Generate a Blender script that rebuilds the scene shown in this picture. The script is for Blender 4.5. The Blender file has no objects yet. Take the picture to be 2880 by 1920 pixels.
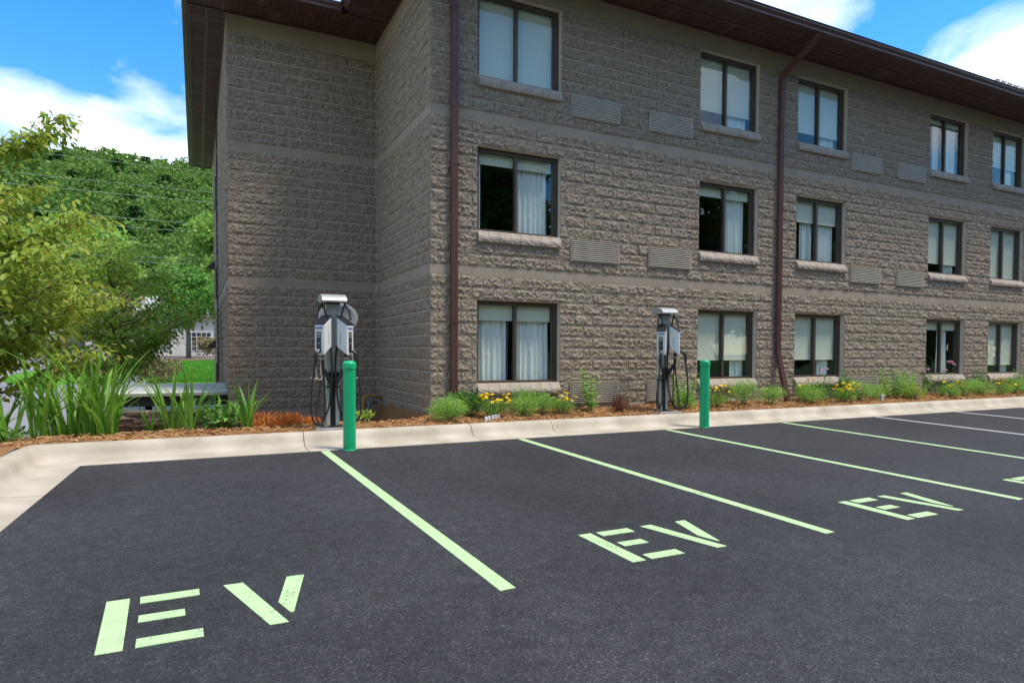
import bpy, math, random
import numpy as np
from mathutils import Matrix, Vector, Euler
R = math.radians
random.seed(7)
scene = bpy.context.scene
COL = scene.collection

# ------------------------------------------------------------------ camera
cam = bpy.data.cameras.new('camera')
cam.sensor_width = 36.0
cam.lens = 36.0 * 1773.04 / 2880
cam.shift_x = 0.01721
cam.shift_y = 0.02726
cam.clip_end = 3000
camo = bpy.data.objects.new('camera', cam)
COL.objects.link(camo)
CP = Vector((-4.2987, -9.8025, 1.1384))
yaw, pit, rol = 0.44112, -0.026593, 0.0035746
fw = Vector((math.sin(yaw) * math.cos(pit), math.cos(yaw) * math.cos(pit), math.sin(pit)))
rt = Vector((math.cos(yaw), -math.sin(yaw), 0))
up = rt.cross(fw)
rt2 = rt * math.cos(rol) + up * math.sin(rol)
up2 = -rt * math.sin(rol) + up * math.cos(rol)
M = Matrix((rt2, up2, -fw)).transposed().to_4x4()
M.translation = CP
camo.matrix_world = M
scene.camera = camo

# ------------------------------------------------------------------ sky, sun, exposure
SUN_EL, SUN_AZ = 66.0, 133.0           # azimuth clockwise from +Y
world = bpy.data.worlds.new('World')
scene.world = world
world.use_nodes = True
nt = world.node_tree
nt.nodes.clear()
def N(t, **kw):
    n = nt.nodes.new(t)
    for k, v in kw.items():
        setattr(n, k, v)
    return n
out = N('ShaderNodeOutputWorld'); bg = N('ShaderNodeBackground')
sky = N('ShaderNodeTexSky', sky_type='NISHITA', sun_disc=False)
sky.sun_elevation = R(SUN_EL); sky.sun_rotation = R(SUN_AZ)
sky.air_density = 1.0; sky.dust_density = 0.15; sky.ozone_density = 1.6
hs = N('ShaderNodeHueSaturation'); hs.inputs['Saturation'].default_value = 1.42; hs.inputs['Value'].default_value = 1.0
nt.links.new(sky.outputs[0], hs.inputs['Color'])
tc = N('ShaderNodeTexCoord'); sep = N('ShaderNodeSeparateXYZ')
nt.links.new(tc.outputs['Generated'], sep.inputs[0])
zadd = N('ShaderNodeMath', operation='ADD'); zadd.inputs[1].default_value = 0.22
zmx = N('ShaderNodeMath', operation='MAXIMUM'); zmx.inputs[1].default_value = 0.08
nt.links.new(sep.outputs['Z'], zadd.inputs[0]); nt.links.new(zadd.outputs[0], zmx.inputs[0])
dx = N('ShaderNodeMath', operation='DIVIDE'); dy = N('ShaderNodeMath', operation='DIVIDE')
nt.links.new(sep.outputs['X'], dx.inputs[0]); nt.links.new(zmx.outputs[0], dx.inputs[1])
nt.links.new(sep.outputs['Y'], dy.inputs[0]); nt.links.new(zmx.outputs[0], dy.inputs[1])
cmb = N('ShaderNodeCombineXYZ')
nt.links.new(dx.outputs[0], cmb.inputs['X']); nt.links.new(dy.outputs[0], cmb.inputs['Y']); cmb.inputs['Z'].default_value = 2.1
n1 = N('ShaderNodeTexNoise'); n1.inputs['Scale'].default_value = 2.1; n1.inputs['Detail'].default_value = 8; n1.inputs['Roughness'].default_value = 0.52; n1.inputs['Distortion'].default_value = 0.35
nt.links.new(cmb.outputs[0], n1.inputs['Vector'])
cr = N('ShaderNodeValToRGB')
cr.color_ramp.elements[0].position = 0.43; cr.color_ramp.elements[0].color = (0, 0, 0, 1)
cr.color_ramp.elements[1].position = 0.76; cr.color_ramp.elements[1].color = (1, 1, 1, 1)
nt.links.new(n1.outputs['Fac'], cr.inputs[0])
mx = N('ShaderNodeMix', data_type='RGBA')
mx.inputs['B'].default_value = (7.9, 7.75, 7.5, 1)
nt.links.new(cr.outputs[0], mx.inputs['Factor']); nt.links.new(hs.outputs[0], mx.inputs['A'])
nt.links.new(mx.outputs['Result'], bg.inputs['Color'])
bg.inputs['Strength'].default_value = 0.15
nt.links.new(bg.outputs[0], out.inputs[0])

sun = bpy.data.lights.new('sun', 'SUN'); sun.energy = 2.5; sun.angle = R(12); sun.color = (1, 0.92, 0.77)
suno = bpy.data.objects.new('sun', sun); COL.objects.link(suno)
sd = Vector((math.sin(R(SUN_AZ)) * math.cos(R(SUN_EL)), math.cos(R(SUN_AZ)) * math.cos(R(SUN_EL)), math.sin(R(SUN_EL))))
suno.rotation_euler = sd.to_track_quat('Z', 'Y').to_euler()
suno.location = (0, -20, 30)
scene.view_settings.view_transform = 'Standard'
scene.view_settings.look = 'None'
scene.view_settings.exposure = 0.95
scene.view_settings.gamma = 1
scene.cycles.max_bounces = 6
scene.cycles.transparent_max_bounces = 12

# ------------------------------------------------------------------ materials
MATS = {}
def mat(name, c1, c2=None, scale=6.0, rough=0.8, bump=0.0, bscale=40.0, metal=0.0, spec=0.4, island=False, lo=0.35, hi=0.65, coords='pos', detail=5, c3=None, stretch=None):
    """procedural material: noise (or per-piece random) mix of two colours + fine relief"""
    if name in MATS: return MATS[name]
    m = bpy.data.materials.new(name); m.use_nodes = True
    t = m.node_tree; b = t.nodes['Principled BSDF']
    L = t.links.new
    b.inputs['Roughness'].default_value = rough
    b.inputs['Metallic'].default_value = metal
    b.inputs['Specular IOR Level'].default_value = spec
    c2 = c2 or tuple(x * 0.8 for x in c1)
    if coords == 'pos':
        g = t.nodes.new('ShaderNodeNewGeometry'); vec = g.outputs['Position']
    else:
        g = t.nodes.new('ShaderNodeTexCoord'); vec = g.outputs['Object']
    if stretch:
        mp = t.nodes.new('ShaderNodeMapping'); mp.inputs['Scale'].default_value = stretch
        L(vec, mp.inputs[0]); vec = mp.outputs[0]
    nz = t.nodes.new('ShaderNodeTexNoise'); nz.inputs['Scale'].default_value = scale; nz.inputs['Detail'].default_value = detail
    L(vec, nz.inputs['Vector'])
    rp = t.nodes.new('ShaderNodeValToRGB')
    rp.color_ramp.elements[0].position = lo; rp.color_ramp.elements[0].color = (*c1, 1)
    rp.color_ramp.elements[1].position = hi; rp.color_ramp.elements[1].color = (*c2, 1)
    L(nz.outputs['Fac'], rp.inputs[0])
    colour = rp.outputs[0]
    if island:
        gi = t.nodes.new('ShaderNodeNewGeometry')
        oi = t.nodes.new('ShaderNodeObjectInfo')
        ad = t.nodes.new('ShaderNodeMath'); ad.operation = 'ADD'
        L(gi.outputs['Random Per Island'], ad.inputs[0]); L(oi.outputs['Random'], ad.inputs[1])
        fr = t.nodes.new('ShaderNodeMath'); fr.operation = 'FRACT'; L(ad.outputs[0], fr.inputs[0])
        r2 = t.nodes.new('ShaderNodeValToRGB')
        r2.color_ramp.elements[0].position = 0.0; r2.color_ramp.elements[0].color = (*c1, 1)
        r2.color_ramp.elements[1].position = 1.0; r2.color_ramp.elements[1].color = (*c2, 1)
        if c3:
            e = r2.color_ramp.elements.new(0.85); e.color = (*c2, 1)
            r2.color_ramp.elements[2].color = (*c3, 1)
        L(fr.outputs[0], r2.inputs[0])
        mm = t.nodes.new('ShaderNodeMix'); mm.data_type = 'RGBA'; mm.inputs['Factor'].default_value = 0.3
        L(r2.outputs[0], mm.inputs['A']); L(rp.outputs[0], mm.inputs['B'])
        colour = mm.outputs['Result']
    L(colour, b.inputs['Base Color'])
    if bump:
        n2 = t.nodes.new('ShaderNodeTexNoise'); n2.inputs['Scale'].default_value = bscale; n2.inputs['Detail'].default_value = 4
        L(vec, n2.inputs['Vector'])
        bp = t.nodes.new('ShaderNodeBump'); bp.inputs['Strength'].default_value = bump; bp.inputs['Distance'].default_value = 0.02
        L(n2.outputs['Fac'], bp.inputs['Height']); L(bp.outputs[0], b.inputs['Normal'])
    MATS[name] = m
    return m

def leafmat(name, c1, c2, c3=None, trans=0.35, rough=0.55):
    if name in MATS: return MATS[name]
    m = mat(name, c1, c2, scale=3, rough=rough, island=True, c3=c3, spec=0.35)
    t = m.node_tree; b = t.nodes['Principled BSDF']; o = t.nodes['Material Output']
    src = b.inputs['Base Color'].links[0].from_socket
    tr = t.nodes.new('ShaderNodeBsdfTranslucent'); t.links.new(src, tr.inputs['Color'])
    ms = t.nodes.new('ShaderNodeMixShader'); ms.inputs[0].default_value = trans
    t.links.new(b.outputs[0], ms.inputs[1]); t.links.new(tr.outputs[0], ms.inputs[2]); t.links.new(ms.outputs[0], o.inputs['Surface'])
    return m

M_BLOCK = mat('split_face_block', (0.335, 0.266, 0.198), (0.222, 0.173, 0.125), scale=16, rough=0.92, bump=1.0, bscale=30, spec=0.2)
M_MORTAR = mat('painted_joint', (0.60, 0.515, 0.415), (0.53, 0.45, 0.36), scale=4, rough=0.9, bump=0.15, bscale=90, spec=0.2)
M_SMOOTH = mat('smooth_block', (0.35, 0.282, 0.214), (0.30, 0.24, 0.18), scale=2.2, rough=0.88, bump=0.12, bscale=120, spec=0.25)
M_SILL = mat('sill_block', (0.42, 0.35, 0.285), (0.33, 0.27, 0.215), scale=7, rough=0.9, bump=0.35, bscale=70, spec=0.25)
M_BRONZE = mat('bronze_frame', (0.07, 0.05, 0.034), (0.052, 0.037, 0.025), scale=3, rough=0.45, spec=0.5)
M_GRILLE = mat('grille_paint', (0.55, 0.475, 0.37), (0.48, 0.415, 0.325), scale=4, rough=0.5, spec=0.4)
M_DARK = mat('dark_cavity', (0.02, 0.018, 0.016), rough=0.9)
M_SOFFIT = mat('soffit_panel', (0.072, 0.034, 0.031), (0.10, 0.05, 0.042), rough=0.6, scale=3, island=True, c3=(0.14, 0.09, 0.065))
M_GUTTER = mat('gutter_brown', (0.10, 0.05, 0.042), (0.08, 0.04, 0.034), rough=0.42, scale=2, spec=0.5)
M_SPOUT = mat('downspout_brown', (0.135, 0.06, 0.045), (0.11, 0.048, 0.037), rough=0.45, scale=2, spec=0.5)
M_TRIM = mat('tan_trim', (0.42, 0.38, 0.28), rough=0.5)
M_ROOF = mat('metal_roof', (0.25, 0.26, 0.25), (0.20, 0.21, 0.205), rough=0.45, scale=1, metal=0.3)
M_ASPH = None
M_CONC = mat('kerb_concrete', (0.50, 0.44, 0.36), (0.37, 0.32, 0.245), scale=2.2, rough=0.85, bump=0.25, bscale=60, spec=0.25)
M_PAINTG = mat('green_road_paint', (0.44, 0.62, 0.31), (0.39, 0.56, 0.275), scale=12, rough=0.7, bump=0.3, bscale=150)
M_PAINTW = mat('white_road_paint', (0.52, 0.52, 0.52), (0.42, 0.42, 0.42), scale=14, rough=0.7, bump=0.3, bscale=150)
def worn(m):
    t = m.node_tree; b = t.nodes['Principled BSDF']; src = b.inputs['Base Color'].links[0].from_socket
    g = t.nodes.new('ShaderNodeNewGeometry')
    n = t.nodes.new('ShaderNodeTexNoise'); n.inputs['Scale'].default_value = 75; n.inputs['Detail'].default_value = 3; t.links.new(g.outputs['Position'], n.inputs['Vector'])
    n2 = t.nodes.new('ShaderNodeTexNoise'); n2.inputs['Scale'].default_value = 5; n2.inputs['Detail'].default_value = 4; t.links.new(g.outputs['Position'], n2.inputs['Vector'])
    ad = t.nodes.new('ShaderNodeMath'); ad.operation = 'MULTIPLY_ADD'; ad.inputs[1].default_value = .55; t.links.new(n2.outputs['Fac'], ad.inputs[0]); t.links.new(n.outputs['Fac'], ad.inputs[2])
    r = t.nodes.new('ShaderNodeValToRGB'); r.color_ramp.elements[0].position = .90; r.color_ramp.elements[1].position = 1.0
    t.links.new(ad.outputs[0], r.inputs[0])
    mx = t.nodes.new('ShaderNodeMix'); mx.data_type = 'RGBA'; mx.inputs['B'].default_value = (.09, .10, .09, 1)
    t.links.new(r.outputs[0], mx.inputs['Factor']); t.links.new(src, mx.inputs['A']); t.links.new(mx.outputs['Result'], b.inputs['Base Color'])
worn(M_PAINTG); worn(M_PAINTW)
M_MULCH = mat('pine_mulch', (0.22, 0.105, 0.045), (0.34, 0.18, 0.08), scale=28, rough=0.95, bump=0.9, bscale=60, spec=0.1)
M_STRAW = mat('pine_straw', (0.30, 0.14, 0.05), (0.44, 0.26, 0.12), rough=0.9, island=True, c3=(0.55, 0.40, 0.22), spec=0.1)
M_SHADE = mat('shade_cloth', (0.72, 0.71, 0.60), (0.68, 0.67, 0.565), scale=40, rough=0.9)
M_CURT = mat('curtain_cloth', (0.78, 0.80, 0.79), (0.74, 0.76, 0.75), scale=30, rough=0.9)
M_DRAPE = mat('blue_drape', (0.04, 0.08, 0.16), rough=0.9)
M_ROOM = mat('room_wall', (0.10, 0.09, 0.08), rough=0.95)
M_BOLL = mat('green_sleeve', (0.0, 0.39, 0.15), (0.0, 0.34, 0.13), scale=3, rough=0.42, spec=0.5)
M_SILV = mat('brushed_aluminium', (0.52, 0.53, 0.52), (0.45, 0.46, 0.45), scale=5, rough=0.4, metal=0.55, coords='obj')
M_GREY = mat('grey_column', (0.40, 0.42, 0.38), (0.35, 0.37, 0.335), scale=5, rough=0.5, metal=0.2, coords='obj')
M_WHITE = mat('white_shell', (0.66, 0.66, 0.62), (0.60, 0.60, 0.57), scale=4, rough=0.4)
M_BLACK = mat('black_plastic', (0.018, 0.018, 0.018), (0.013, 0.013, 0.013), rough=0.4)
M_RUB = mat('cable_rubber', (0.02, 0.02, 0.02), (0.014, 0.014, 0.014), rough=0.55)
M_BEIGE = mat('beige_hook', (0.55, 0.46, 0.34), rough=0.5)
M_BLUE = mat('blue_label', (0.13, 0.17, 0.42), rough=0.5)
M_SCREEN = mat('teal_screen', (0.02, 0.28, 0.42), rough=0.3)
M_DISH = mat('dish_grey', (0.30, 0.30, 0.29), (0.26, 0.26, 0.25), scale=6, rough=0.5)
M_PALE = mat('pale_print', (0.62, 0.62, 0.60), rough=0.6)
M_GASG = mat('gas_grey', (0.16, 0.17, 0.18), (0.13, 0.14, 0.145), scale=8, rough=0.55)
M_YEL = mat('yellow_pipe', (0.44, 0.26, 0.06), (0.36, 0.20, 0.05), scale=10, rough=0.6)
M_RUST = mat('rust_pipe', (0.40, 0.12, 0.02), (0.30, 0.09, 0.02), scale=14, rough=0.8)
M_STONE = mat('dry_stone', (0.085, 0.07, 0.058), (0.17, 0.135, 0.105), scale=5, rough=0.95, bump=0.7, bscale=45, island=True, c3=(0.20, 0.15, 0.11), spec=0.15)
M_BARK = mat('bark', (0.085, 0.065, 0.05), (0.16, 0.125, 0.095), scale=14, rough=0.95, bump=0.6, bscale=30, spec=0.1)
M_BARKG = mat('grey_bark', (0.20, 0.17, 0.14), (0.13, 0.11, 0.09), scale=14, rough=0.95, bump=0.6, bscale=30, spec=0.1)
M_CABLE = mat('cable_pale', (0.42, 0.45, 0.38), rough=0.6)
M_CABLED = mat('cable_dark', (0.05, 0.06, 0.05), rough=0.6)
M_GRASS = mat('lawn_green', (0.10, 0.27, 0.025), (0.06, 0.20, 0.015), scale=2.5, rough=0.95, bump=0.8, bscale=30, spec=0.1)
M_PAVE = mat('pale_pavement', (0.22, 0.215, 0.225), (0.18, 0.175, 0.18), scale=0.6, rough=0.9, spec=0.2)
M_SOIL = mat('soil_brown', (0.13, 0.08, 0.05), (0.18, 0.11, 0.07), scale=8, rough=0.95, bump=0.6)
M_HILL = mat('hill_green', (0.05, 0.11, 0.025), (0.07, 0.14, 0.035), scale=0.2, rough=1.0, spec=0.05)
M_BWHITE = mat('white_render', (0.55, 0.53, 0.50), (0.48, 0.46, 0.43), scale=0.8, rough=0.85)
M_WINDK = mat('dark_pane', (0.035, 0.05, 0.065), rough=0.12, spec=0.6)

def asphalt():
    m = bpy.data.materials.new('asphalt'); m.use_nodes = True
    t = m.node_tree; b = t.nodes['Principled BSDF']; L = t.links.new
    b.inputs['Roughness'].default_value = 0.82; b.inputs['Specular IOR Level'].default_value = 0.35
    g = t.nodes.new('ShaderNodeNewGeometry')
    big = t.nodes.new('ShaderNodeTexNoise'); big.inputs['Scale'].default_value = 0.45; big.inputs['Detail'].default_value = 5; L(g.outputs['Position'], big.inputs['Vector'])
    rb = t.nodes.new('ShaderNodeValToRGB')
    rb.color_ramp.elements[0].position = 0.3; rb.color_ramp.elements[0].color = (0.024, 0.0235, 0.0265, 1)
    rb.color_ramp.elements[1].position = 0.7; rb.color_ramp.elements[1].color = (0.044, 0.043, 0.048, 1)
    L(big.outputs['Fac'], rb.inputs[0])
    vo = t.nodes.new('ShaderNodeTexVoronoi'); vo.inputs['Scale'].default_value = 95; L(g.outputs['Position'], vo.inputs['Vector'])
    bw = t.nodes.new('ShaderNodeSeparateColor'); L(vo.outputs['Color'], bw.inputs[0])
    rv = t.nodes.new('ShaderNodeValToRGB')
    rv.color_ramp.elements[0].position = 0.0; rv.color_ramp.elements[0].color = (0.55, 0.55, 0.55, 1)
    rv.color_ramp.elements[1].position = 0.9; rv.color_ramp.elements[1].color = (1.15, 1.15, 1.15, 1)
    e = rv.color_ramp.elements.new(0.97); e.color = (1.9, 1.85, 1.8, 1)
    L(bw.outputs[0], rv.inputs[0])
    mu = t.nodes.new('ShaderNodeMix'); mu.data_type = 'RGBA'; mu.blend_type = 'MULTIPLY'; mu.inputs['Factor'].default_value = 1
    L(rb.outputs[0], mu.inputs['A']); L(rv.outputs[0], mu.inputs['B'])
    mid = t.nodes.new('ShaderNodeTexNoise'); mid.inputs['Scale'].default_value = 9; mid.inputs['Detail'].default_value = 8; mid.inputs['Roughness'].default_value = 0.7; L(g.outputs['Position'], mid.inputs['Vector'])
    r3 = t.nodes.new('ShaderNodeValToRGB')
    r3.color_ramp.elements[0].position = 0.35; r3.color_ramp.elements[0].color = (0.72, 0.72, 0.72, 1)
    r3.color_ramp.elements[1].position = 0.65; r3.color_ramp.elements[1].color = (1.2, 1.2, 1.2, 1)
    L(mid.outputs['Fac'], r3.inputs[0])
    m2 = t.nodes.new('ShaderNodeMix'); m2.data_type = 'RGBA'; m2.blend_type = 'MULTIPLY'; m2.inputs['Factor'].default_value = 1
    L(mu.outputs['Result'], m2.inputs['A']); L(r3.outputs[0], m2.inputs['B'])
    L(m2.outputs['Result'], b.inputs['Base Color'])
    bp = t.nodes.new('ShaderNodeBump'); bp.inputs['Strength'].default_value = 0.75; bp.inputs['Distance'].default_value = 0.008
    L(vo.outputs['Distance'], bp.inputs['Height']); L(bp.outputs[0], b.inputs['Normal'])
    return m
M_ASPH = asphalt()

def glass(name, refl=1.0):
    m = bpy.data.materials.new(name); m.use_nodes = True
    t = m.node_tree; t.nodes.clear(); L = t.links.new
    o = t.nodes.new('ShaderNodeOutputMaterial'); ms = t.nodes.new('ShaderNodeMixShader')
    tr = t.nodes.new('ShaderNodeBsdfTransparent'); tr.inputs[0].default_value = (0.90, 0.94, 0.91, 1)
    gl = t.nodes.new('ShaderNodeBsdfGlossy'); gl.inputs['Roughness'].default_value = 0.0; gl.inputs['Color'].default_value = (0.95, 1, 0.97, 1)
    # two-sided Schlick reflectance of a pane (both of its surfaces)
    g = t.nodes.new('ShaderNodeNewGeometry'); dp = t.nodes.new('ShaderNodeVectorMath'); dp.operation = 'DOT_PRODUCT'
    L(g.outputs['Incoming'], dp.inputs[0]); L(g.outputs['Normal'], dp.inputs[1])
    def mth(op, a, b=None):
        n = t.nodes.new('ShaderNodeMath'); n.operation = op
        if hasattr(a, 'links'): L(a, n.inputs[0])
        else: n.inputs[0].default_value = a
        if b is not None:
            if hasattr(b, 'links'): L(b, n.inputs[1])
            else: n.inputs[1].default_value = b
        return n.outputs[0]
    c = mth('ABSOLUTE', dp.outputs['Value']); p5 = mth('POWER', mth('SUBTRACT', 1.0, c), 5.0)
    f = mth('MULTIPLY_ADD', p5, .93 * refl); f.node.inputs[2].default_value = .065 * refl
    L(f, ms.inputs[0]); L(tr.outputs[0], ms.inputs[1]); L(gl.outputs[0], ms.inputs[2]); L(ms.outputs[0], o.inputs[0])
    return m
M_GLASS = glass('window_glass')

# ------------------------------------------------------------------ mesh helpers
class MB:
    def __init__(self):
        self.v = []; self.f = []
    def add(self, vs, fs):
        o = len(self.v); self.v += [tuple(x) for x in vs]; self.f += [tuple(i + o for i in f) for f in fs]; return self
    def box(self, x0, x1, y0, y1, z0, z1, mtx=None):
        vs = [(x0, y0, z0), (x1, y0, z0), (x1, y1, z0), (x0, y1, z0), (x0, y0, z1), (x1, y0, z1), (x1, y1, z1), (x0, y1, z1)]
        if mtx: vs = [tuple(mtx @ Vector(v)) for v in vs]
        return self.add(vs, [(0, 3, 2, 1), (4, 5, 6, 7), (0, 1, 5, 4), (1, 2, 6, 5), (2, 3, 7, 6), (3, 0, 4, 7)])
    def quad(self, *p): return self.add(p, [tuple(range(len(p)))])
    def prism(self, poly, a, b, mtx=None):
        """poly: list of 2-D points (x,z) extruded along y from a to b"""
        n = len(poly)
        vs = [(p[0], a, p[1]) for p in poly] + [(p[0], b, p[1]) for p in poly]
        if mtx: vs = [tuple(mtx @ Vector(v)) for v in vs]
        fs = [tuple(range(n)), tuple(range(2 * n - 1, n - 1, -1))]
        fs += [(i, i + n, (i + 1) % n + n, (i + 1) % n) for i in range(n)]
        return self.add(vs, fs)
    def tube(self, pts, rad, seg=8, caps=True):
        pts = [Vector(p) for p in pts]; n = len(pts)
        rads = rad if hasattr(rad, '__len__') else [rad] * n
        rings = []
        prev = None
        for i, p in enumerate(pts):
            t = (pts[min(i + 1, n - 1)] - pts[max(i - 1, 0)])
            if t.length < 1e-9: t = Vector((0, 0, 1))
            t.normalize()
            if prev is None:
                a = Vector((0, 0, 1)) if abs(t.z) < 0.9 else Vector((1, 0, 0))
                prev = a.cross(t).normalized()
            nrm = (prev - t * prev.dot(t))
            if nrm.length < 1e-6: nrm = t.orthogonal()
            nrm.normalize(); prev = nrm
            bi = t.cross(nrm)
            rings.append([p + (nrm * math.cos(2 * math.pi * k / seg) + bi * math.sin(2 * math.pi * k / seg)) * rads[i] for k in range(seg)])
        vs = [v for r in rings for v in r]; fs = []
        for i in range(n - 1):
            for k in range(seg):
                a = i * seg + k; b = i * seg + (k + 1) % seg
                fs.append((a, b, b + seg, a + seg))
        if caps:
            fs.append(tuple(range(seg - 1, -1, -1))); fs.append(tuple((n - 1) * seg + k for k in range(seg)))
        return self.add(vs, fs)
    def lathe(self, prof, seg=24, c=(0, 0, 0)):
        vs = []; fs = []
        for r, z in prof:
            for k in range(seg):
                a = 2 * math.pi * k / seg
                vs.append((c[0] + r * math.cos(a), c[1] + r * math.sin(a), c[2] + z))
        n = len(prof)
        for i in range(n - 1):
            for k in range(seg):
                a = i * seg + k; b = i * seg + (k + 1) % seg
                fs.append((a, b, b + seg, a + seg))
        fs.append(tuple(range(seg - 1, -1, -1))); fs.append(tuple((n - 1) * seg + k for k in range(seg)))
        return self.add(vs, fs)
    def mesh(self, name, m, smooth=False):
        me = bpy.data.meshes.new(name)
        me.from_pydata(self.v, [], self.f)
        if m: me.materials.append(m)
        if smooth: me.polygons.foreach_set('use_smooth', [True] * len(me.polygons))
        return me
    def build(self, name, m, parent=None, smooth=False, bevel=0.0, kind=None, loc=None):
        o = bpy.data.objects.new(name, self.mesh(name, m, smooth))
        COL.objects.link(o)
        if parent: o.parent = parent
        if loc: o.location = loc
        if bevel:
            b = o.modifiers.new('bevel', 'BEVEL'); b.width = bevel; b.segments = 2; b.limit_method = 'ANGLE'; b.angle_limit = R(40)
        if kind: o['kind'] = kind
        return o

def link(name, me, parent=None, loc=None, rot=None, scale=None):
    o = bpy.data.objects.new(name, me); COL.objects.link(o)
    if parent: o.parent = parent
    if loc is not None: o.location = loc
    if rot is not None: o.rotation_euler = rot
    if scale is not None: o.scale = scale
    return o
def tag(o, label, cat, group=None):
    o['label'] = label; o['category'] = cat
    if group: o['group'] = group
    return o
def struct(o): o['kind'] = 'structure'; return o
def empty(name, loc=(0, 0, 0), rz=0, label=None, cat=None, group=None):
    o = bpy.data.objects.new(name, None); COL.objects.link(o); o.location = loc; o.rotation_euler = (0, 0, rz); o.empty_display_size = 0.2
    if label: tag(o, label, cat, group)
    return o
def copy_tree(o, parent=None):
    c = o.copy(); COL.objects.link(c)
    if parent: c.parent = parent
    for ch in list(o.children): copy_tree(ch, c)
    return c
def npmesh(name, V, F, m, smooth=False):
    """fast mesh from numpy arrays; F is (n,3) or (n,4)"""
    me = bpy.data.meshes.new(name)
    V = np.asarray(V, dtype=np.float32); F = np.asarray(F, dtype=np.int32); k = F.shape[1]
    me.vertices.add(len(V)); me.vertices.foreach_set('co', V.ravel())
    me.loops.add(F.size); me.loops.foreach_set('vertex_index', F.ravel())
    me.polygons.add(len(F)); me.polygons.foreach_set('loop_start', np.arange(0, F.size, k, dtype=np.int32))
    me.polygons.foreach_set('loop_total', np.full(len(F), k, dtype=np.int32))
    me.update(calc_edges=True); me.materials.append(m)
    if smooth: me.polygons.foreach_set('use_smooth', [True] * len(me.polygons))
    return me
def proj(p):
    d = Vector(p) - CP; z = d.dot(fw)
    return 1390.4 + 1773 * d.dot(rt2) / z, 1038.5 - 1773 * d.dot(up2) / z

# ------------------------------------------------------------------ the parking lot
G0, GS, GY = -0.132, 0.0285, -1.5
def gz(y): return G0 + GS * (y - GY)
b = MB()
b.quad((-7.5, -70, gz(-70)), (140, -70, gz(-70)), (140, -1.42, gz(-1.42)), (-5.75, -1.42, gz(-1.42)), (-6.6, -13.5, gz(-13.5)))
lot = struct(b.build('parking_lot', M_ASPH))

def paint(poly, name, m, parent, lift=0.004):
    b = MB(); n = len(poly)
    # thin slab of paint following the lot
    b.add([(x, y, gz(y) + lift) for x, y in poly] + [(x, y, gz(y) + 0.0005) for x, y in poly],
          [tuple(range(n))] + [(i, i + n, (i + 1) % n + n, (i + 1) % n) for i in range(n)])
    return b.build(name, m, parent)
def stall_line(x0, y0, x1, y1, w, m):
    t = Vector((x1 - x0, y1 - y0)).normalized(); nn = Vector((-t.y, t.x)) * w / 2
    return paint([(x0 + nn.x, y0 + nn.y), (x0 - nn.x, y0 - nn.y), (x1 - nn.x, y1 - nn.y), (x1 + nn.x, y1 + nn.y)][::-1], 'stall_line', m, lot)
for i, (x, m) in enumerate([(-2.82, M_PAINTG), (0.02, M_PAINTG), (2.77, M_PAINTG), (5.49, M_PAINTG), (8.14, M_PAINTW), (10.88, M_PAINTW), (13.6, M_PAINTW), (16.3, M_PAINTW)]):
    stall_line(x, -1.585, x + 0.19, -6.47, 0.105, m)
STENCIL = {'letter_e': [[(0, 0), (.113, 0), (.113, -.65), (0, -.65)], [(.165, 0), (.465, 0), (.465, -.095), (.165, -.095)],
                        [(.165, -.262), (.385, -.262), (.385, -.352), (.165, -.352)], [(.165, -.548), (.462, -.548), (.462, -.645), (.165, -.645)]],
           'letter_v': [[(.595, 0), (.703, 0), (.865, -.645), (.772, -.645)], [(.955, -.005), (1.06, -.005), (.910, -.53), (.893, -.53), (.853, -.37)]]}
for k, (ox, oy, s) in enumerate([(-4.762, -5.755, 1.0), (-1.675, -5.755, 0.985), (1.14, -5.855, 0.965), (3.80, -5.90, 0.965)]):
    mk = empty('ev_marking'); mk.parent = lot
    for nm, polys in STENCIL.items():
        b = MB()
        for poly in polys:
            pts = [(ox + (px + 0.035 * -py) * s, oy + py * s) for px, py in poly][::-1]
            n = len(pts)
            b.add([(x, y, gz(y) + 0.004) for x, y in pts] + [(x, y, gz(y) + 0.0005) for x, y in pts],
                  [tuple(range(n))] + [(i, i + n, (i + 1) % n + n, (i + 1) % n) for i in range(n)])
        o = b.build(nm, M_PAINTG, mk)

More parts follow.
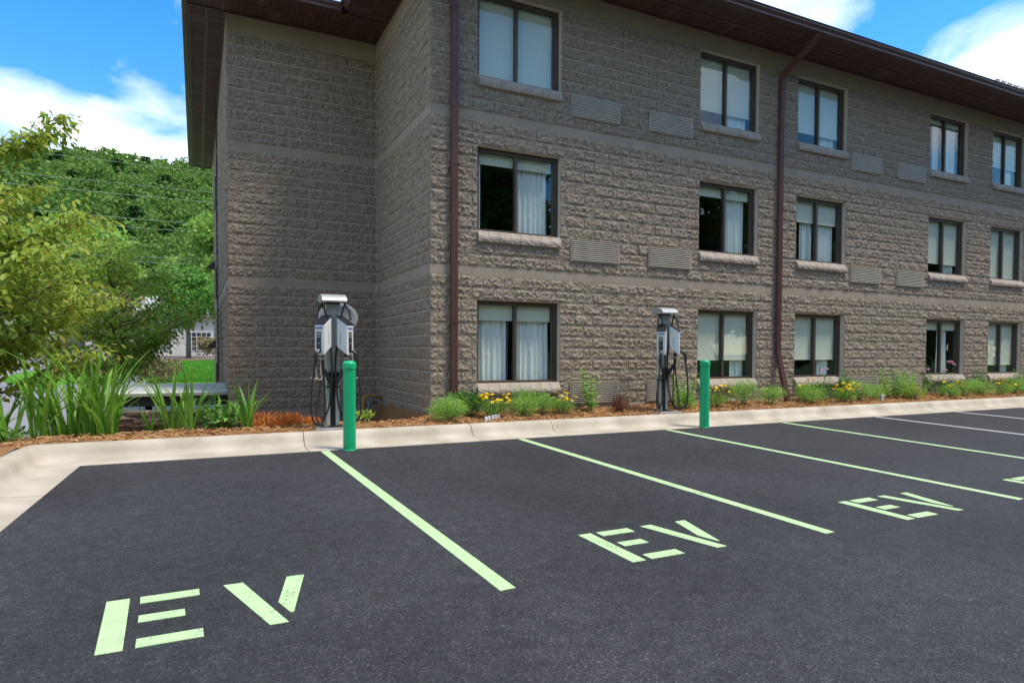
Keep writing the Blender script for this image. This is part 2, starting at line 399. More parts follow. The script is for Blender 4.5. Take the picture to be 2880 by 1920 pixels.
# ------------------------------------------------------------------ kerb with gutter pan
kerb = struct(empty('kerb'))
PROF = [(0, -.16), (0, .035), (.015, .05), (.05, .056), (.11, .052), (.155, .034), (.185, .0), (.205, -.05), (.235, -.092), (.285, -.112), (.36, -.119), (.66, -.1275), (.66, -.2)]
CX, CY = -6.10, -0.90
SL = 0.06                                   # the left run leans slightly
def kerb_piece(path, closed_miter=False):
    """path: list of (x,y) back-edge points, lot on the right-hand side of travel"""
    b = MB(); n = len(PROF); rings = []
    for i, p in enumerate(path):
        p = Vector(p)
        d0 = (p - Vector(path[i - 1])).normalized() if i > 0 else None
        d1 = (Vector(path[i + 1]) - p).normalized() if i < len(path) - 1 else None
        d0 = d0 or d1; d1 = d1 or d0
        n0 = Vector((d0.y, -d0.x)); n1 = Vector((d1.y, -d1.x))
        mi = (n0 + n1).normalized(); s = 1 / max(0.3, mi.dot(n0))
        rings.append([(p.x + mi.x * s * d, p.y + mi.y * s * d, z + GS * min(0.0, p.y + mi.y * s * d + 1.5) * (1 if p.y < -1.2 else 0)) for d, z in PROF])
    vs = [v for r in rings for v in r]; fs = []
    for i in range(len(path) - 1):
        for k in range(n - 1):
            a = i * n + k; fs.append((a, a + n, a + n + 1, a + 1))
    fs.append(tuple(range(n))); fs.append(tuple(reversed(range((len(path) - 1) * n, len(path) * n))))
    b.add(vs, fs)
    o = b.build('kerb_segment', M_CONC, kerb, smooth=True)
    me = o.data
    if hasattr(me, 'set_sharp_from_angle'): me.set_sharp_from_angle(angle=R(50))
    return o
js = [-3.01, -.56, .84, 4.08, 7.27, 10.76, 13.75, 17.0, 20.2, 23.5, 26.8, 30]
def leftpt(y): return (CX + SL * (y - CY), y)
# corner piece (curved tightly), then straight pieces
arc = [leftpt(-2.9), leftpt(-1.6)]
for a in (0, 30, 60, 90):
    arc.append((CX + 0.18 - 0.18 * math.cos(R(a)), CY - 0.18 + 0.18 * math.sin(R(a))))
arc += [(-5.0, CY), (js[0] - .004, CY)]
kerb_piece(arc)
for a, c in zip(js[:-1], js[1:]):
    kerb_piece([(a + .006, CY), ((a + c) / 2, CY), (c - .004, CY)])
ys = [-2.91, -5.6, -8.6, -11.6, -14.6]
for a, c in zip(ys[:-1], ys[1:]):
    kerb_piece([leftpt(c + .008), leftpt((a + c) / 2), leftpt(a)])

# ------------------------------------------------------------------ the building
C_, D_, E_ = -0.828, 3.406, -3.732          # corner x, recess depth, left end x
XR = 25.0
H = 0.2032; HB = 0.155; F_ = 12 * H + HB    # course, band, storey
ZT = 7.60
bld = empty('hotel_building', (0, 0, 0), 0, 'three storey brown split-face block building with dark eaves behind the kerb bed', 'building')
WX = [0.0, 4.873, 7.668, 12.43, 15.19]
WW = 1.6256
GX = [1.84, 3.595, 9.46, 11.155]; GW = 1.06
wins = [(x, x + WW, f * F_ + 3 * H, f * F_ + 10 * H) for f in range(3) for x in WX]
sills = [(x, x + WW, f * F_ + 2 * H, f * F_ + 3 * H) for f in range(3) for x in WX]
grilles = [(x, x + GW, f * F_ + H + 0.005, f * F_ + 3 * H - 0.003) for f in range(3) for x in GX]
def courses(zb):
    cs = []
    z = -HB; k = 0
    while z > zb: cs.append((z - H, z, 'r', -1 - k)); z -= H; k += 1
    for f in range(3):
        cs.append((f * F_ - HB, f * F_, 's', 0))
        for i in range(12 if f < 2 else 10): cs.append((f * F_ + i * H, f * F_ + (i + 1) * H, 'r', f * 13 + i))
    return cs
rng = random.Random(3)
def rough_mesh(w, h, seed, m=M_BLOCK, nx=None, nz=5, amp=1.0):
    r = random.Random(seed)
    j = 0.0055; jz = 0.0095
    nx = nx or max(2, int(round(w / 0.037)))
    ph = [r.uniform(0, 6.28) for _ in range(4)]; tl = r.uniform(-.006, .006)
    b = MB(); vs = []
    for iz in range(nz + 1):
        for ix in range(nx + 1):
            x = j + (w - 2 * j) * ix / nx; z = jz + (h - 2 * jz) * iz / nz
            edge = ix in (0, nx) or iz in (0, nz)
            if edge: d = r.uniform(.008, .018) if iz not in (0, nz) else r.uniform(.007, .012)
            else:
                d = .017 + r.uniform(-.011, .012) + .006 * math.sin(ph[0] + x * 14) + .005 * math.sin(ph[1] + z * 22 + x * 6) + tl
                x += r.uniform(-.012, .012); z += r.uniform(-.011, .011)
                if iz == 1: d += .004
            vs.append((x, -max(d, .0065) * amp, z))
    fs = []
    W1 = nx + 1
    for iz in range(nz):
        for ix in range(nx):
            a = iz * W1 + ix
            if r.random() < .5: fs += [(a, a + 1, a + W1 + 1), (a, a + W1 + 1, a + W1)]
            else: fs += [(a, a + 1, a + W1), (a + 1, a + W1 + 1, a + W1)]
    ring = [i for i in range(W1)] + [i * W1 + nx for i in range(1, nz + 1)] + [nz * W1 + i for i in range(nx - 1, -1, -1)] + [i * W1 for i in range(nz - 1, 0, -1)]
    o = len(vs)
    for i in ring: vs.append((vs[i][0], 0.006, vs[i][2]))
    n = len(ring)
    for k in range(n):
        fs.append((ring[(k + 1) % n], ring[k], o + k, o + (k + 1) % n))
    b.add(vs, fs)
    return b
FULL = 2 * H
VAR = [rough_mesh(FULL, H, 100 + i) for i in range(14)]
VAR_ME = [v.mesh('block', M_BLOCK) for v in VAR]
SM = {}
def smooth_mesh(w, h):
    k = (round(w, 3), round(h, 3))
    if k not in SM: SM[k] = MB().box(.0025, w - .0025, -.004, .006, .003, h - .003)
    return SM[k]
SM_ME = {}
def cut(u0, u1, z0, z1, holes):
    """clip [u0,u1] in this course against openings -> list of intervals"""
    iv = [(u0, u1)]
    zc = (z0 + z1) / 2
    for a, c, za, zc1 in holes:
        if not (za - .001 < zc < zc1 + .001): continue
        nv = []
        for s, e in iv:
            if e <= a or s >= c: nv.append((s, e)); continue
            if s < a: nv.append((s, a))
            if e > c: nv.append((c, e))
        iv = nv
    return [(s, e) for s, e in iv if e - s > .03]
BLK = []                                     # (size, mtx, w, h, kind, wall)
def lay(wallo, u0, u1, off, zb, holes, frame, ext0=0, ext1=0):
    """frame(ua, ub, z) -> matrix of the block whose local x runs over the span"""
    for z0, z1, kind, idx in courses(zb):
        o = off + (H if idx % 2 else 0)
        k = math.floor((u0 - o) / FULL)
        u = o + k * FULL
        while u < u1:
            s, e = max(u, u0 - ext0), min(u + FULL, u1 + ext1)
            if u < u0: s = u0 - ext0
            if u + FULL > u1: e = u1 + ext1
            u += FULL
            if e - s < .03: continue
            for a, c in cut(s, e, z0, z1, holes):
                mtx = frame(a, c, z0)
                pc = mtx @ Vector(((c - a) / 2, 0, (z1 - z0) / 2))
                pa, pb = mtx @ Vector((0, 0, 0)), mtx @ Vector((c - a, 0, z1 - z0))
                if (pc - CP).dot(fw) < 0.5: continue
                qa, qb = proj(pa), proj(pb); qc = proj(pc)
                vis = -60 < qc[0] < 2940 and -60 < qc[1] < 1300
                size = abs(qa[0] - qb[0]) * ((z1 - z0) / (pc - CP).dot(fw) * 1773) if vis else 0
                BLK.append((size, mtx, c - a, z1 - z0, kind, wallo))
def backing(name, u0, u1, z0, z1, holes, pt, reveal=0.14):
    us = sorted(set([u0, u1] + [h[0] for h in holes] + [h[1] for h in holes])); zs = sorted(set([z0, z1] + [h[2] for h in holes] + [h[3] for h in holes]))
    b = MB()
    for a, c in zip(us[:-1], us[1:]):
        for p, q in zip(zs[:-1], zs[1:]):
            um, zm = (a + c) / 2, (p + q) / 2
            if any(h[0] < um < h[1] and h[2] < zm < h[3] for h in holes): continue
            b.quad(pt(a, 0, p), pt(c, 0, p), pt(c, 0, q), pt(a, 0, q))
    for a, c, p, q in holes:
        r = reveal
        b.quad(pt(a, 0, p), pt(a, 0, q), pt(a, r, q), pt(a, r, p)); b.quad(pt(c, 0, q), pt(c, 0, p), pt(c, r, p), pt(c, r, q))
        b.quad(pt(a, 0, q), pt(c, 0, q), pt(c, r, q), pt(a, r, q)); b.quad(pt(c, 0, p), pt(a, 0, p), pt(a, r, p), pt(c, r, p))
    return b.build(name, M_MORTAR, bld)
def T(x, y, z, rz=0): return Matrix.Translation((x, y, z)) @ Matrix.Rotation(rz, 4, 'Z')
ZB = -0.75
w_front = backing('front_wall', C_, XR, ZB, ZT, wins, lambda u, d, z: (u, d, z))
w_side = backing('side_wall', 0, D_, ZB, ZT, [], lambda u, d, z: (C_ + d, u, z))
w_left = backing('recess_wall', E_, C_, ZB, ZT, [], lambda u, d, z: (u, D_ + d, z))
w_end = backing('end_wall', D_, 13.6, -1.6, ZT, [], lambda u, d, z: (E_ + d, u, z))
w_back = backing('rear_wall', E_, XR, -1.6, ZT, [], lambda u, d, z: (u, 13.6 + d, z))
w_right = backing('far_end_wall', 0, 13.6, ZB, ZT, [], lambda u, d, z: (XR + d, u, z))
lay(w_front, C_, XR, -0.1 - 4 * FULL, -0.4, wins + sills + grilles, lambda a, c, z: T(a, 0, z), ext0=.012)
lay(w_side, 0, D_, 0.1, -0.6, [], lambda a, c, z: T(C_, c, z, -math.pi / 2))
lay(w_left, E_, C_ - .03, E_ + .09, -0.6, [], lambda a, c, z: T(a, D_, z), ext0=.012)
lay(w_end, D_, 13.6, D_ + .1, -0.9, [], lambda a, c, z: T(E_, c, z, -math.pi / 2))
BLK.sort(key=lambda t: -t[0])
nr = ns = 0
rest = {}
for size, mtx, w, h, kind, wl in BLK:
    if kind == 's':
        if size > 60 and ns < 300:
            k = (round(w, 3), round(h, 3))
            if k not in SM_ME: SM_ME[k] = smooth_mesh(w, h).mesh('smooth_block', M_SMOOTH)
            o = link('smooth_block', SM_ME[k], wl); o.matrix_local = mtx; ns += 1
        else:
            r = rest.setdefault('s', MB()); s = smooth_mesh(w, h); r.add([mtx @ Vector(v) for v in s.v], s.f)
    else:
        i = rng.randrange(len(VAR))
        full = abs(w - FULL) < .002
        if nr < 300:
            me = VAR_ME[i] if full else rough_mesh(w, h, rng.random()).mesh('block', M_BLOCK)
            o = link('block', me, wl); o.matrix_local = mtx; nr += 1
        else:
            r = rest.setdefault('r', MB())
            s = VAR[i] if full else rough_mesh(w, h, rng.random())
            r.add([mtx @ Vector(v) for v in s.v], s.f)
rest['r'].build('block_courses', M_BLOCK, bld, kind='stuff')
if 's' in rest: rest['s'].build('smooth_courses', M_SMOOTH, bld, kind='stuff')
# smooth frieze under the soffit
zf = 2 * F_ + 10 * H
MB().box(C_ - .012, XR, -.012, -.002, zf + .004, ZT).build('frieze', M_SMOOTH, bld)
MB().box(C_ - .012, C_ - .002, -.001, D_ - .013, zf + .004, ZT).build('frieze', M_SMOOTH, bld)
MB().box(E_ - .012, C_ - .013, D_ - .012, D_ - .002, zf + .004, ZT).build('frieze', M_SMOOTH, bld)
MB().box(E_ - .012, E_ - .002, D_ - .001, 13.6, zf + .004, ZT).build('frieze', M_SMOOTH, bld)

# window sills: eight sloped pieces each
def sill_piece(w, seed):
    r = random.Random(seed); b = MB(); j = .003; nx = 3
    def row(y, z, jy=0, jz=0): return [(j + (w - 2 * j) * i / nx, y - (r.uniform(-jy, jy)), z + r.uniform(-jz, jz)) for i in range(nx + 1)]
    rows = [row(.13, H + .0), row(-.006, H - .003), row(-.066, H - .098), row(-.070, H - .104, .005, .003), row(-.074, H - .145, .009, .006), row(-.066, .016, .008, .004), row(0.0, .012)]
    vs = [p for rw in rows for p in rw]; fs = []
    W1 = nx + 1
    for k in range(len(rows) - 1):
        for i in range(nx): a = k * W1 + i; fs.append((a, a + W1, a + W1 + 1, a + 1))
    n = len(rows)
    fs.append(tuple(k * W1 for k in range(n))); fs.append(tuple(reversed([k * W1 + nx for k in range(n)])))
    b.add(vs, fs); return b
SILL_ME = [sill_piece(WW / 8, i).mesh('sill_block', M_SILL) for i in range(6)]
for f in range(3):
    for x in WX:
        s = empty('window_sill', (x, 0, f * F_ + 2 * H)); s.parent = bld
        for i in range(8):
            link('sill_block', SILL_ME[rng.randrange(6)], s, (i * WW / 8, 0, 0))

# ---- windows
def curtain(b, x0, x1, y, z0, z1, amp=.035, wl=.11, seed=0):
    r = random.Random(seed); n = max(6, int((x1 - x0) / .016)); nz = 6
    ph = r.uniform(0, 6.28); ph2 = r.uniform(0, 6.28)
    vs = []; fs = []
    for k in range(nz + 1):
        t = k / nz; z = z1 + (z0 - z1) * t
        for i in range(n + 1):
            u = i / n; xx = x0 + (x1 - x0) * u
            yy = y + amp * (.55 + .45 * t) * (math.sin(xx * 6.283 / wl + ph + .5 * math.sin(xx * 9 + ph2)) * .7 + .3 * math.sin(xx * 6.283 / wl * .43 + ph2 + t))
            vs.append((xx + .006 * math.sin(t * 3 + xx * 20), yy, z))
    for k in range(nz):
        for i in range(n): a = k * (n + 1) + i; fs.append((a, a + n + 1, a + n + 2, a + 1))
    b.add(vs, fs)
# per window: shade fraction, list of curtain spans (fractions), blue drape spans
STATE = {(2, 0): (1.0, []), (2, 1): (.80, [(.56, .97)]), (2, 2): (.82, [(.56, .95)]), (2, 3): (.10, [(.30, .50), (.55, .97)]), (2, 4): (.66, [(.62, .92)]),
         (1, 0): (.15, [(.545, .95)]), (1, 1): (.15, [(.56, .93)]), (1, 2): (.36, [(.26, .50), (.53, .95)]), (1, 3): (.83, [(.6, .95)]), (1, 4): (1.0, []),
         (0, 0): (.21, [(.0, .405), (.52, .97)]), (0, 1): (.745, [(.70, .97)]), (0, 2): (.74, [(.66, .90)]), (0, 3): (.16, [(.56, .82)]), (0, 4): (.86, [(.6, .9)])}
for f in range(3):
    for wi, x in enumerate(WX):
        z0 = f * F_ + 3 * H; z1 = f * F_ + 10 * H; sh, cur = STATE[(f, wi)]
        y = .085
        b = MB()
        b.box(x, x + .05, y, y + .075, z0, z1); b.box(x + WW - .075, x + WW, y, y + .075, z0, z1)
        b.box(x + .05, x + WW - .075, y, y + .075, z1 - .075, z1); b.box(x + .05, x + WW - .075, y, y + .075, z0, z0 + .045)
        xm = x + WW * .475
        b.box(xm - .027, xm + .027, y - .006, y + .075, z0 + .045, z1 - .075)
        b.box(x + .05, x + .075, y + .02, y + .06, z0 + .045, z1 - .075)
        b.box(x + WW - .11, x + WW - .075, y + .02, y + .06, z0 + .045, z1 - .075)
        win = b.build('window', M_BRONZE, bld, bevel=.003)
        for a, c in ((x + .07, xm - .02), (xm + .02, x + WW - .09)):
            MB().quad((a, y + .038, z0 + .04), (c, y + .038, z0 + .04), (c, y + .038, z1 - .07), (a, y + .038, z1 - .07)).build('pane', M_GLASS, win)
        if f == 1 and wi == 0:
            MB().box(x + .075, x + .10, y + .028, y + .033, z0 + .05, z1 - .22).build('pale_jamb_strip', mat('jamb_strip', (.25, .38, .42), rough=.4), win)
        # interior
        r = MB()
        X0, X1, Y0, Y1, Z0, Z1 = x - .3, x + WW + .3, .17, 3.2, f * F_ + .02, z1 + .1
        r.quad((X0, Y1, Z0), (X1, Y1, Z0), (X1, Y1, Z1), (X0, Y1, Z1)); r.quad((X0, Y0, Z0), (X0, Y1, Z0), (X0, Y1, Z1), (X0, Y0, Z1))
        r.quad((X1, Y0, Z0), (X1, Y1, Z0), (X1, Y1, Z1), (X1, Y0, Z1)); r.quad((X0, Y0, Z0), (X1, Y0, Z0), (X1, Y1, Z0), (X0, Y1, Z0)); r.quad((X0, Y0, Z1), (X1, Y0, Z1), (X1, Y1, Z1), (X0, Y1, Z1))
        r.quad((X0, Y0, Z0), (x, Y0, Z0), (x, Y0, Z1), (X0, Y0, Z1)); r.quad((x + WW, Y0, Z0), (X1, Y0, Z0), (X1, Y0, Z1), (x + WW, Y0, Z1))
        r.quad((x, Y0, Z0), (x + WW, Y0, Z0), (x + WW, Y0, z0), (x, Y0, z0)); r.quad((x, Y0, z1), (x + WW, Y0, z1), (x + WW, Y0, Z1), (x, Y0, Z1))
        r.build('room', M_ROOM, win)
        hgt = z1 - .07 - z0 - .04
        zs = z1 - .06 - hgt * sh
        for a, c in ((x + .02, xm - .012), (xm + .012, x + WW - .10)):
            sb = MB(); sb.box(a, c, .178, .181, zs + .02, z1 - .02); sb.box(a, c, .172, .186, zs, zs + .022)
            sb.build('roller_shade', M_SHADE, win)
        for ci, (u0, u1) in enumerate(cur):
            cb = MB(); curtain(cb, x + .04 + (WW - .1) * u0, x + .04 + (WW - .1) * u1, .25, z0 - .15, z1 - .03, seed=f * 50 + wi * 7 + ci)
            cb.build('curtain', M_CURT, win, smooth=True)
        if (f, wi) == (0, 0):
            cb = MB(); curtain(cb, x + .665, x + .70, .225, z0 - .1, z1 - .03, amp=.01, seed=5); cb.build('drape_edge', M_DRAPE, win, smooth=True)

# ---- air-conditioner grilles
def grille_mesh():
    b = MB(); h = 2 * H - .012; w = GW - .006; n = 10
    b.box(.0, .008, -.05, .0, 0, h); b.box(w - .008, w, -.05, 0, 0, h); b.box(.008, w - .008, -.05, 0, 0, .008); b.box(.008, w - .008, -.05, 0, h - .008, h)
    for i in range(n):
        z = .014 + (h - .028) * (i + .15) / n; t = (h - .028) / n
        b.add([(.016, -.057, z), (w - .016, -.057, z), (w - .016, -.012, z + t * .12), (.016, -.012, z + t * .12), (.016, -.057, z + t * .5), (w - .016, -.057, z + t * .5), (w - .016, -.012, z + t * .4), (.016, -.012, z + t * .4)],
              [(0, 3, 2, 1), (4, 5, 6, 7), (0, 1, 5, 4), (1, 2, 6, 5), (2, 3, 7, 6), (3, 0, 4, 7)])
    return b
gm = grille_mesh().mesh('vent_grille', M_GRILLE)
gb = MB().box(.01, GW - .016, -.010, -.002, .008, 2 * H - .02).mesh('grille_back', M_DARK)
for f in range(3):
    for x in GX:
        g = link('vent_grille', gm, bld, (x + .003, 0, f * F_ + H + .008)); link('grille_back', gb, g)

# ---- downspouts: ribbed rectangular pipe swept along a path
def spout(path, w=.112, d=.082):
    prof = []
    nrib = 5
    for i in range(nrib):
        x0 = -w / 2 + w * i / nrib; s = w / nrib
        prof += [(x0 + s * .08, -d / 2), (x0 + s * .5, -d / 2), (x0 + s * .58, -d / 2 + .006), (x0 + s, -d / 2 + .006)]
    prof += [(w / 2, -d / 2 + .006), (w / 2, d / 2), (-w / 2, d / 2), (-w / 2, -d / 2)]
    b = MB(); n = len(prof); vs = []; fs = []
    pts = [Vector(p) for p in path]
    for i, p in enumerate(pts):
        d0 = (pts[i] - pts[i - 1]).normalized() if i else (pts[1] - pts[0]).normalized()
        d1 = (pts[i + 1] - pts[i]).normalized() if i < len(pts) - 1 else d0
        t = (d0 + d1).normalized()
        xa = Vector((1, 0, 0)); xa = (xa - t * xa.dot(t)).normalized(); ya = t.cross(xa)
        if ya.y < 0 and abs(t.z) > .3: ya = -ya
        for px, py in prof: vs.append(p + xa * px + ya * py)
    for i in range(len(pts) - 1):
        for k in range(n): a = i * n + k; c = i * n + (k + 1) % n; fs.append((a, c, c + n, a + n))
    fs.append(tuple(range(n))); fs.append(tuple(range((len(pts) - 1) * n, len(pts) * n)))
    b.add(vs, fs); return b
dsx = -.44
d1 = spout([(dsx, -.068, .02), (dsx, -.068, 8.0)]).build('downspout', M_SPOUT, bld)
for z in (1.62, 4.22, 6.75):
    c = MB(); c.box(dsx - .062, dsx + .062, -.115, -.02, z, z + .012); c.box(dsx - .061, dsx + .061, -.114, -.02, z + .022, z + .032); c.build('joint_collar', M_SPOUT, d1)
for z in (4.2, 6.8, 1.6):
    MB().box(dsx - .085, dsx + .085, -.03, -.012, z - .04, z - .015).build('strap', M_SPOUT, d1)
x2 = 7.09
d2 = spout([(7.16, -.30, .05), (7.14, -.25, .30), (7.10, -.10, 1.02), (x2, -.068, 1.22), (x2, -.068, 6.85), (x2, -.09, 7.02), (x2, -.16, 7.12), (x2, -.52, 7.30), (x2, -.74, 7.42), (x2, -.84, 7.50), (x2, -.93, 7.60), (x2, -.95, 7.72)]).build('downspout', M_SPOUT, bld)
for z in (1.24, 4.02, 6.72):
    c = MB(); c.box(x2 - .062, x2 + .062, -.115, -.02, z, z + .014); c.build('joint_collar', M_SPOUT, d2)
for z in (4.0,):
    MB().box(x2 - .085, x2 + .085, -.03, -.012, z - .03, z).build('strap', M_SPOUT, d2)

# ---- eaves: soffit strips, ribs, fascia, gutters
def soffit(x0, x1, y0, y1, along, z=ZT, pitch=.105):
    """strips run across the eave; along = axis the strips repeat on"""
    b = MB(); a0, a1 = (x0, x1) if along == 'x' else (y0, y1)
    n = int((a1 - a0) / pitch); r = random.Random(int(abs(x0 * 100) + abs(y0 * 10)))
    for i in range(n):
        s, e = a0 + (a1 - a0) * i / n + .004, a0 + (a1 - a0) * (i + 1) / n - .003
        zz = z + r.uniform(-.002, .002)
        for lo, hi in (((y0, y0 + (y1 - y0) * .47), (y0 + (y1 - y0) * .53, y1)) if along == 'x' else ((x0, x0 + (x1 - x0) * .47), (x0 + (x1 - x0) * .53, x1))):
            if along == 'x': b.box(s, e, lo, hi, zz, zz + .02)
            else: b.box(lo, hi, s, e, zz, zz + .02)
    so = b.build('soffit', M_SOFFIT, bld)
    rb = MB()
    if along == 'x':
        m = (y0 + y1) / 2; rb.box(x0, x1, m - .03, m + .03, z - .012, z + .02); rb.box(x0, x1, y1 - .035, y1, z - .022, z - .002); rb.box(x0, x1, y0, y0 + .045, z - .014, z - .003)
    else:
        m = (x0 + x1) / 2; rb.box(m - .03, m + .03, y0, y1, z - .012, z + .02); rb.box(x1 - .035, x1, y0, y1, z - .022, z - .002); rb.box(x0, x0 + .045, y0, y1, z - .014, z - .003)
    rb.build('soffit_channel', M_GUTTER, so)
    bk = MB().box(x0, x1, y0, y1, z + .025, z + .04).build('soffit_backing', M_DARK, so)
    return so
soffit(-1.62, XR + .9, -.90, -.015, 'x')
soffit(-1.62, C_ - .015, -.012, 2.47, 'y')
soffit(-4.40, C_ - .015, 2.48, D_ - .015, 'x', z=ZT - .003)
soffit(-4.40, E_ - .015, D_ - .01, 14.7, 'y')
def gutter(p0, p1, outward):
    """K-style gutter between two points at z = ZT, opening up"""
    p0, p1 = Vector(p0), Vector(p1); o = Vector(outward)
    prof = [(0, -.012), (.075, -.012), (.083, .0), (.085, .03), (.125, .075), (.13, .115), (.122, .125), (.112, .118), (.01, .10), (0, .10)]
    vs = [p0 + o * a + Vector((0, 0, c)) for a, c in prof] + [p1 + o * a + Vector((0, 0, c)) for a, c in prof]; n = len(prof)
    b = MB(); b.add(vs, [tuple(range(n)), tuple(range(2 * n - 1, n - 1, -1))] + [(i, (i + 1) % n, (i + 1) % n + n, i + n) for i in range(n)])
    return b.build('gutter', M_GUTTER, bld)
gutter((-1.75, -.905, ZT), (XR + .95, -.905, ZT), (0, -1, 0))
gutter((-1.625, -.90, ZT), (-1.625, 2.345, ZT), (-1, 0, 0))
gutter((-4.40, 2.475, ZT), (-1.76, 2.475, ZT), (0, -1, 0))
fa = MB(); fa.box(-4.49, -4.405, 2.35, 14.75, ZT - .03, ZT + .15); fa.build('fascia', M_GUTTER, bld)
MB().box(-4.505, -4.492, 2.33, 14.78, ZT + .02, ZT + .17).build('drip_edge', M_TRIM, bld)
MB().box(-4.48, E_ - .02, 14.705, 14.76, ZT - .02, ZT + .12).build('fascia', M_GUTTER, bld)
def hip(x0, x1, y0, y1, z, pitch, name='roof', t=.0):
    hw = min(x1 - x0, y1 - y0) / 2; zr = z + hw * math.tan(R(pitch)); b = MB()
    if x1 - x0 > y1 - y0: r0, r1 = (x0 + hw, (y0 + y1) / 2, zr), (x1 - hw, (y0 + y1) / 2, zr)
    else: r0, r1 = ((x0 + x1) / 2, y0 + hw, zr), ((x0 + x1) / 2, y1 - hw, zr)
    A, Bq, Cq, Dq = (x0, y0, z), (x1, y0, z), (x1, y1, z), (x0, y1, z)
    if x1 - x0 > y1 - y0: b.add([A, Bq, Cq, Dq, r0, r1], [(0, 1, 5, 4), (1, 2, 5), (2, 3, 4, 5), (3, 0, 4), (0, 3, 2, 1)])
    else: b.add([A, Bq, Cq, Dq, r0, r1], [(0, 1, 4), (1, 2, 5, 4), (2, 3, 5), (3, 0, 4, 5), (0, 3, 2, 1)])
    return b
hip(-1.80, XR + 1, -1.06, 14.8, ZT + .122, 20).build('roof', M_ROOF, bld)
hip(-4.50, 8, 2.33, 14.79, ZT + .118, 18).build('roof', M_ROOF, bld)
# vents and cover strip on the end wall
MB().box(E_ - .06, E_ - .02, 8.95, 9.02, -.9, ZT).build('cover_strip', M_GUTTER, bld)
for z in (.05, F_ + .1, 2 * F_ + .1):
    g = MB(); g.box(E_ - .07, E_ - .015, 9.6, 10.7, z, z + .75); g.build('side_vent', M_BRONZE, bld, bevel=.004)
for z in (.95, F_ + .8):
    MB().prism([(-.30, 0), (0, 0), (0, .28)], 11.6, 11.9, Matrix.Translation((E_ - .012, 0, z + .3))).build('wall_lamp', M_BRONZE, bld)

# higher roof seen past the far eave
tr = empty('roof_tower', (33.2, 7.3, 0), 0, 'grey standing-seam metal hip roof rising beyond the far end of the eave', 'roof')
EZ = 12.5
h = hip(-4.2, 12, -2.0, 4.4, EZ, 38); h.build('roof', M_ROOF, tr)
MB().box(-3.9, 11.7, -1.7, 4.1, 0, EZ - .01).build('wall', M_SMOOTH, tr)
for i in range(32):
    x = -4.1 + i * .5
    y1 = min(1.2, -2.0 + (x + 4.2), -2.0 + (12 - x))
    if y1 > -1.8: MB().tube([(x, -2.0, EZ + .02), (x, y1, EZ + .02 + (y1 + 2) * math.tan(R(38)))], .025, 4).build('seam', M_ROOF, tr)
for i in range(12):
    y = -1.8 + i * .5; x1 = min(-4.2 + (y + 2), -4.2 + (4.4 - y))
    if x1 > -4.0: MB().tube([(-4.2, y, EZ + .02), (x1, y, EZ + .02 + (x1 + 4.2) * math.tan(R(38)))], .025, 4).build('seam', M_ROOF, tr)

# ------------------------------------------------------------------ planting bed
def bedz(x, y):
    if x > C_:                                  # in front of the long facade
        t = min(1, max(0, (y + .9) / .9)); return .035 + .10 * t + .012 * math.sin(x * 3.1) * math.sin(y * 5)
    z = .035 + .03 * min(1, max(0, (y + .9) / .5)) - .136 * max(0, y + .35)
    z += .06 * max(0, 1 - (C_ - x) / .8) * max(0, min(1, (.3 - y) / .3)) * min(1, max(0, (y + .9) / .9))
    if x < -6.0: z -= .25 * min(1, (-6.0 - x) / 2.5)
    return z + .012 * math.sin(x * 3.1) * math.sin(y * 5)
def sheet(name, xs, ys, zf, m, inside=lambda x, y: True, smooth=True):
    b = MB(); idx = {}
    for i, x in enumerate(xs):
        for j, y in enumerate(ys):
            idx[i, j] = len(b.v); b.v.append((x, y, zf(x, y)))
    for i in range(len(xs) - 1):
        for j in range(len(ys) - 1):
            if inside((xs[i] + xs[i + 1]) / 2, (ys[j] + ys[j + 1]) / 2): b.f.append((idx[i, j], idx[i + 1, j], idx[i + 1, j + 1], idx[i, j + 1]))
    return b.build(name, m, smooth=smooth)
lin = lambda a, c, n: [a + (c - a) * i / n for i in range(n + 1)]
bed = struct(sheet('mulch_bed', lin(C_, 26, 160), lin(-.905, .0, 8), bedz, M_MULCH))
bed2 = struct(sheet('mulch_bed', lin(-9.5, C_, 70), lin(-.905, D_, 34), bedz, M_MULCH, lambda x, y: not (x < E_ and y > 2.75)))
bed3 = struct(sheet('mulch_bed', lin(-9.5, -6.0, 20), lin(-12, -.905, 30), lambda x, y: (.03 + GS * min(0, y + 1.5) - .25 * min(1, max(0, -6.9 - x) / 2.0)), M_MULCH, lambda x, y: x < CX + SL * (y - CY) - .06))
# loose pine straw on the bed
def straw(n, xr, yr, seed):
    r = np.random.default_rng(seed); V = []; F = []
    for i in range(n):
        x = r.uniform(*xr); y = r.uniform(*yr); z = bedz(x, y)
        if x < E_ and y > 2.5: continue
        a = r.uniform(0, 6.283); l = r.uniform(.03, .10); w = r.uniform(.003, .008); t = r.uniform(-.25, .35)
        d = np.array([math.cos(a), math.sin(a), t]); p = np.array([-math.sin(a), math.cos(a), r.uniform(-.6, .6)])
        c = np.array([x, y, z + .006 + abs(t) * l * .3 + r.uniform(0, .018)])
        o = len(V); V += [c - d * l / 2 - p * w, c + d * l / 2 - p * w, c + d * l / 2 + p * w + np.array([0, 0, .004]), c - d * l / 2 + p * w + np.array([0, 0, .004])]; F.append((o, o + 1, o + 2, o + 3))
    return npmesh('pine_straw', V, F, M_STRAW)
st = link('pine_straw', straw(11000, (C_, 20), (-.88, -.04), 1)); st['kind'] = 'stuff'; tag(st, 'loose orange pine straw strewn under the plants along the long facade', 'mulch')
st = link('pine_straw', straw(6500, (-7.5, C_), (-.88, 1.5), 2)); st['kind'] = 'stuff'; tag(st, 'loose orange pine straw strewn around the irises and the recess', 'mulch')

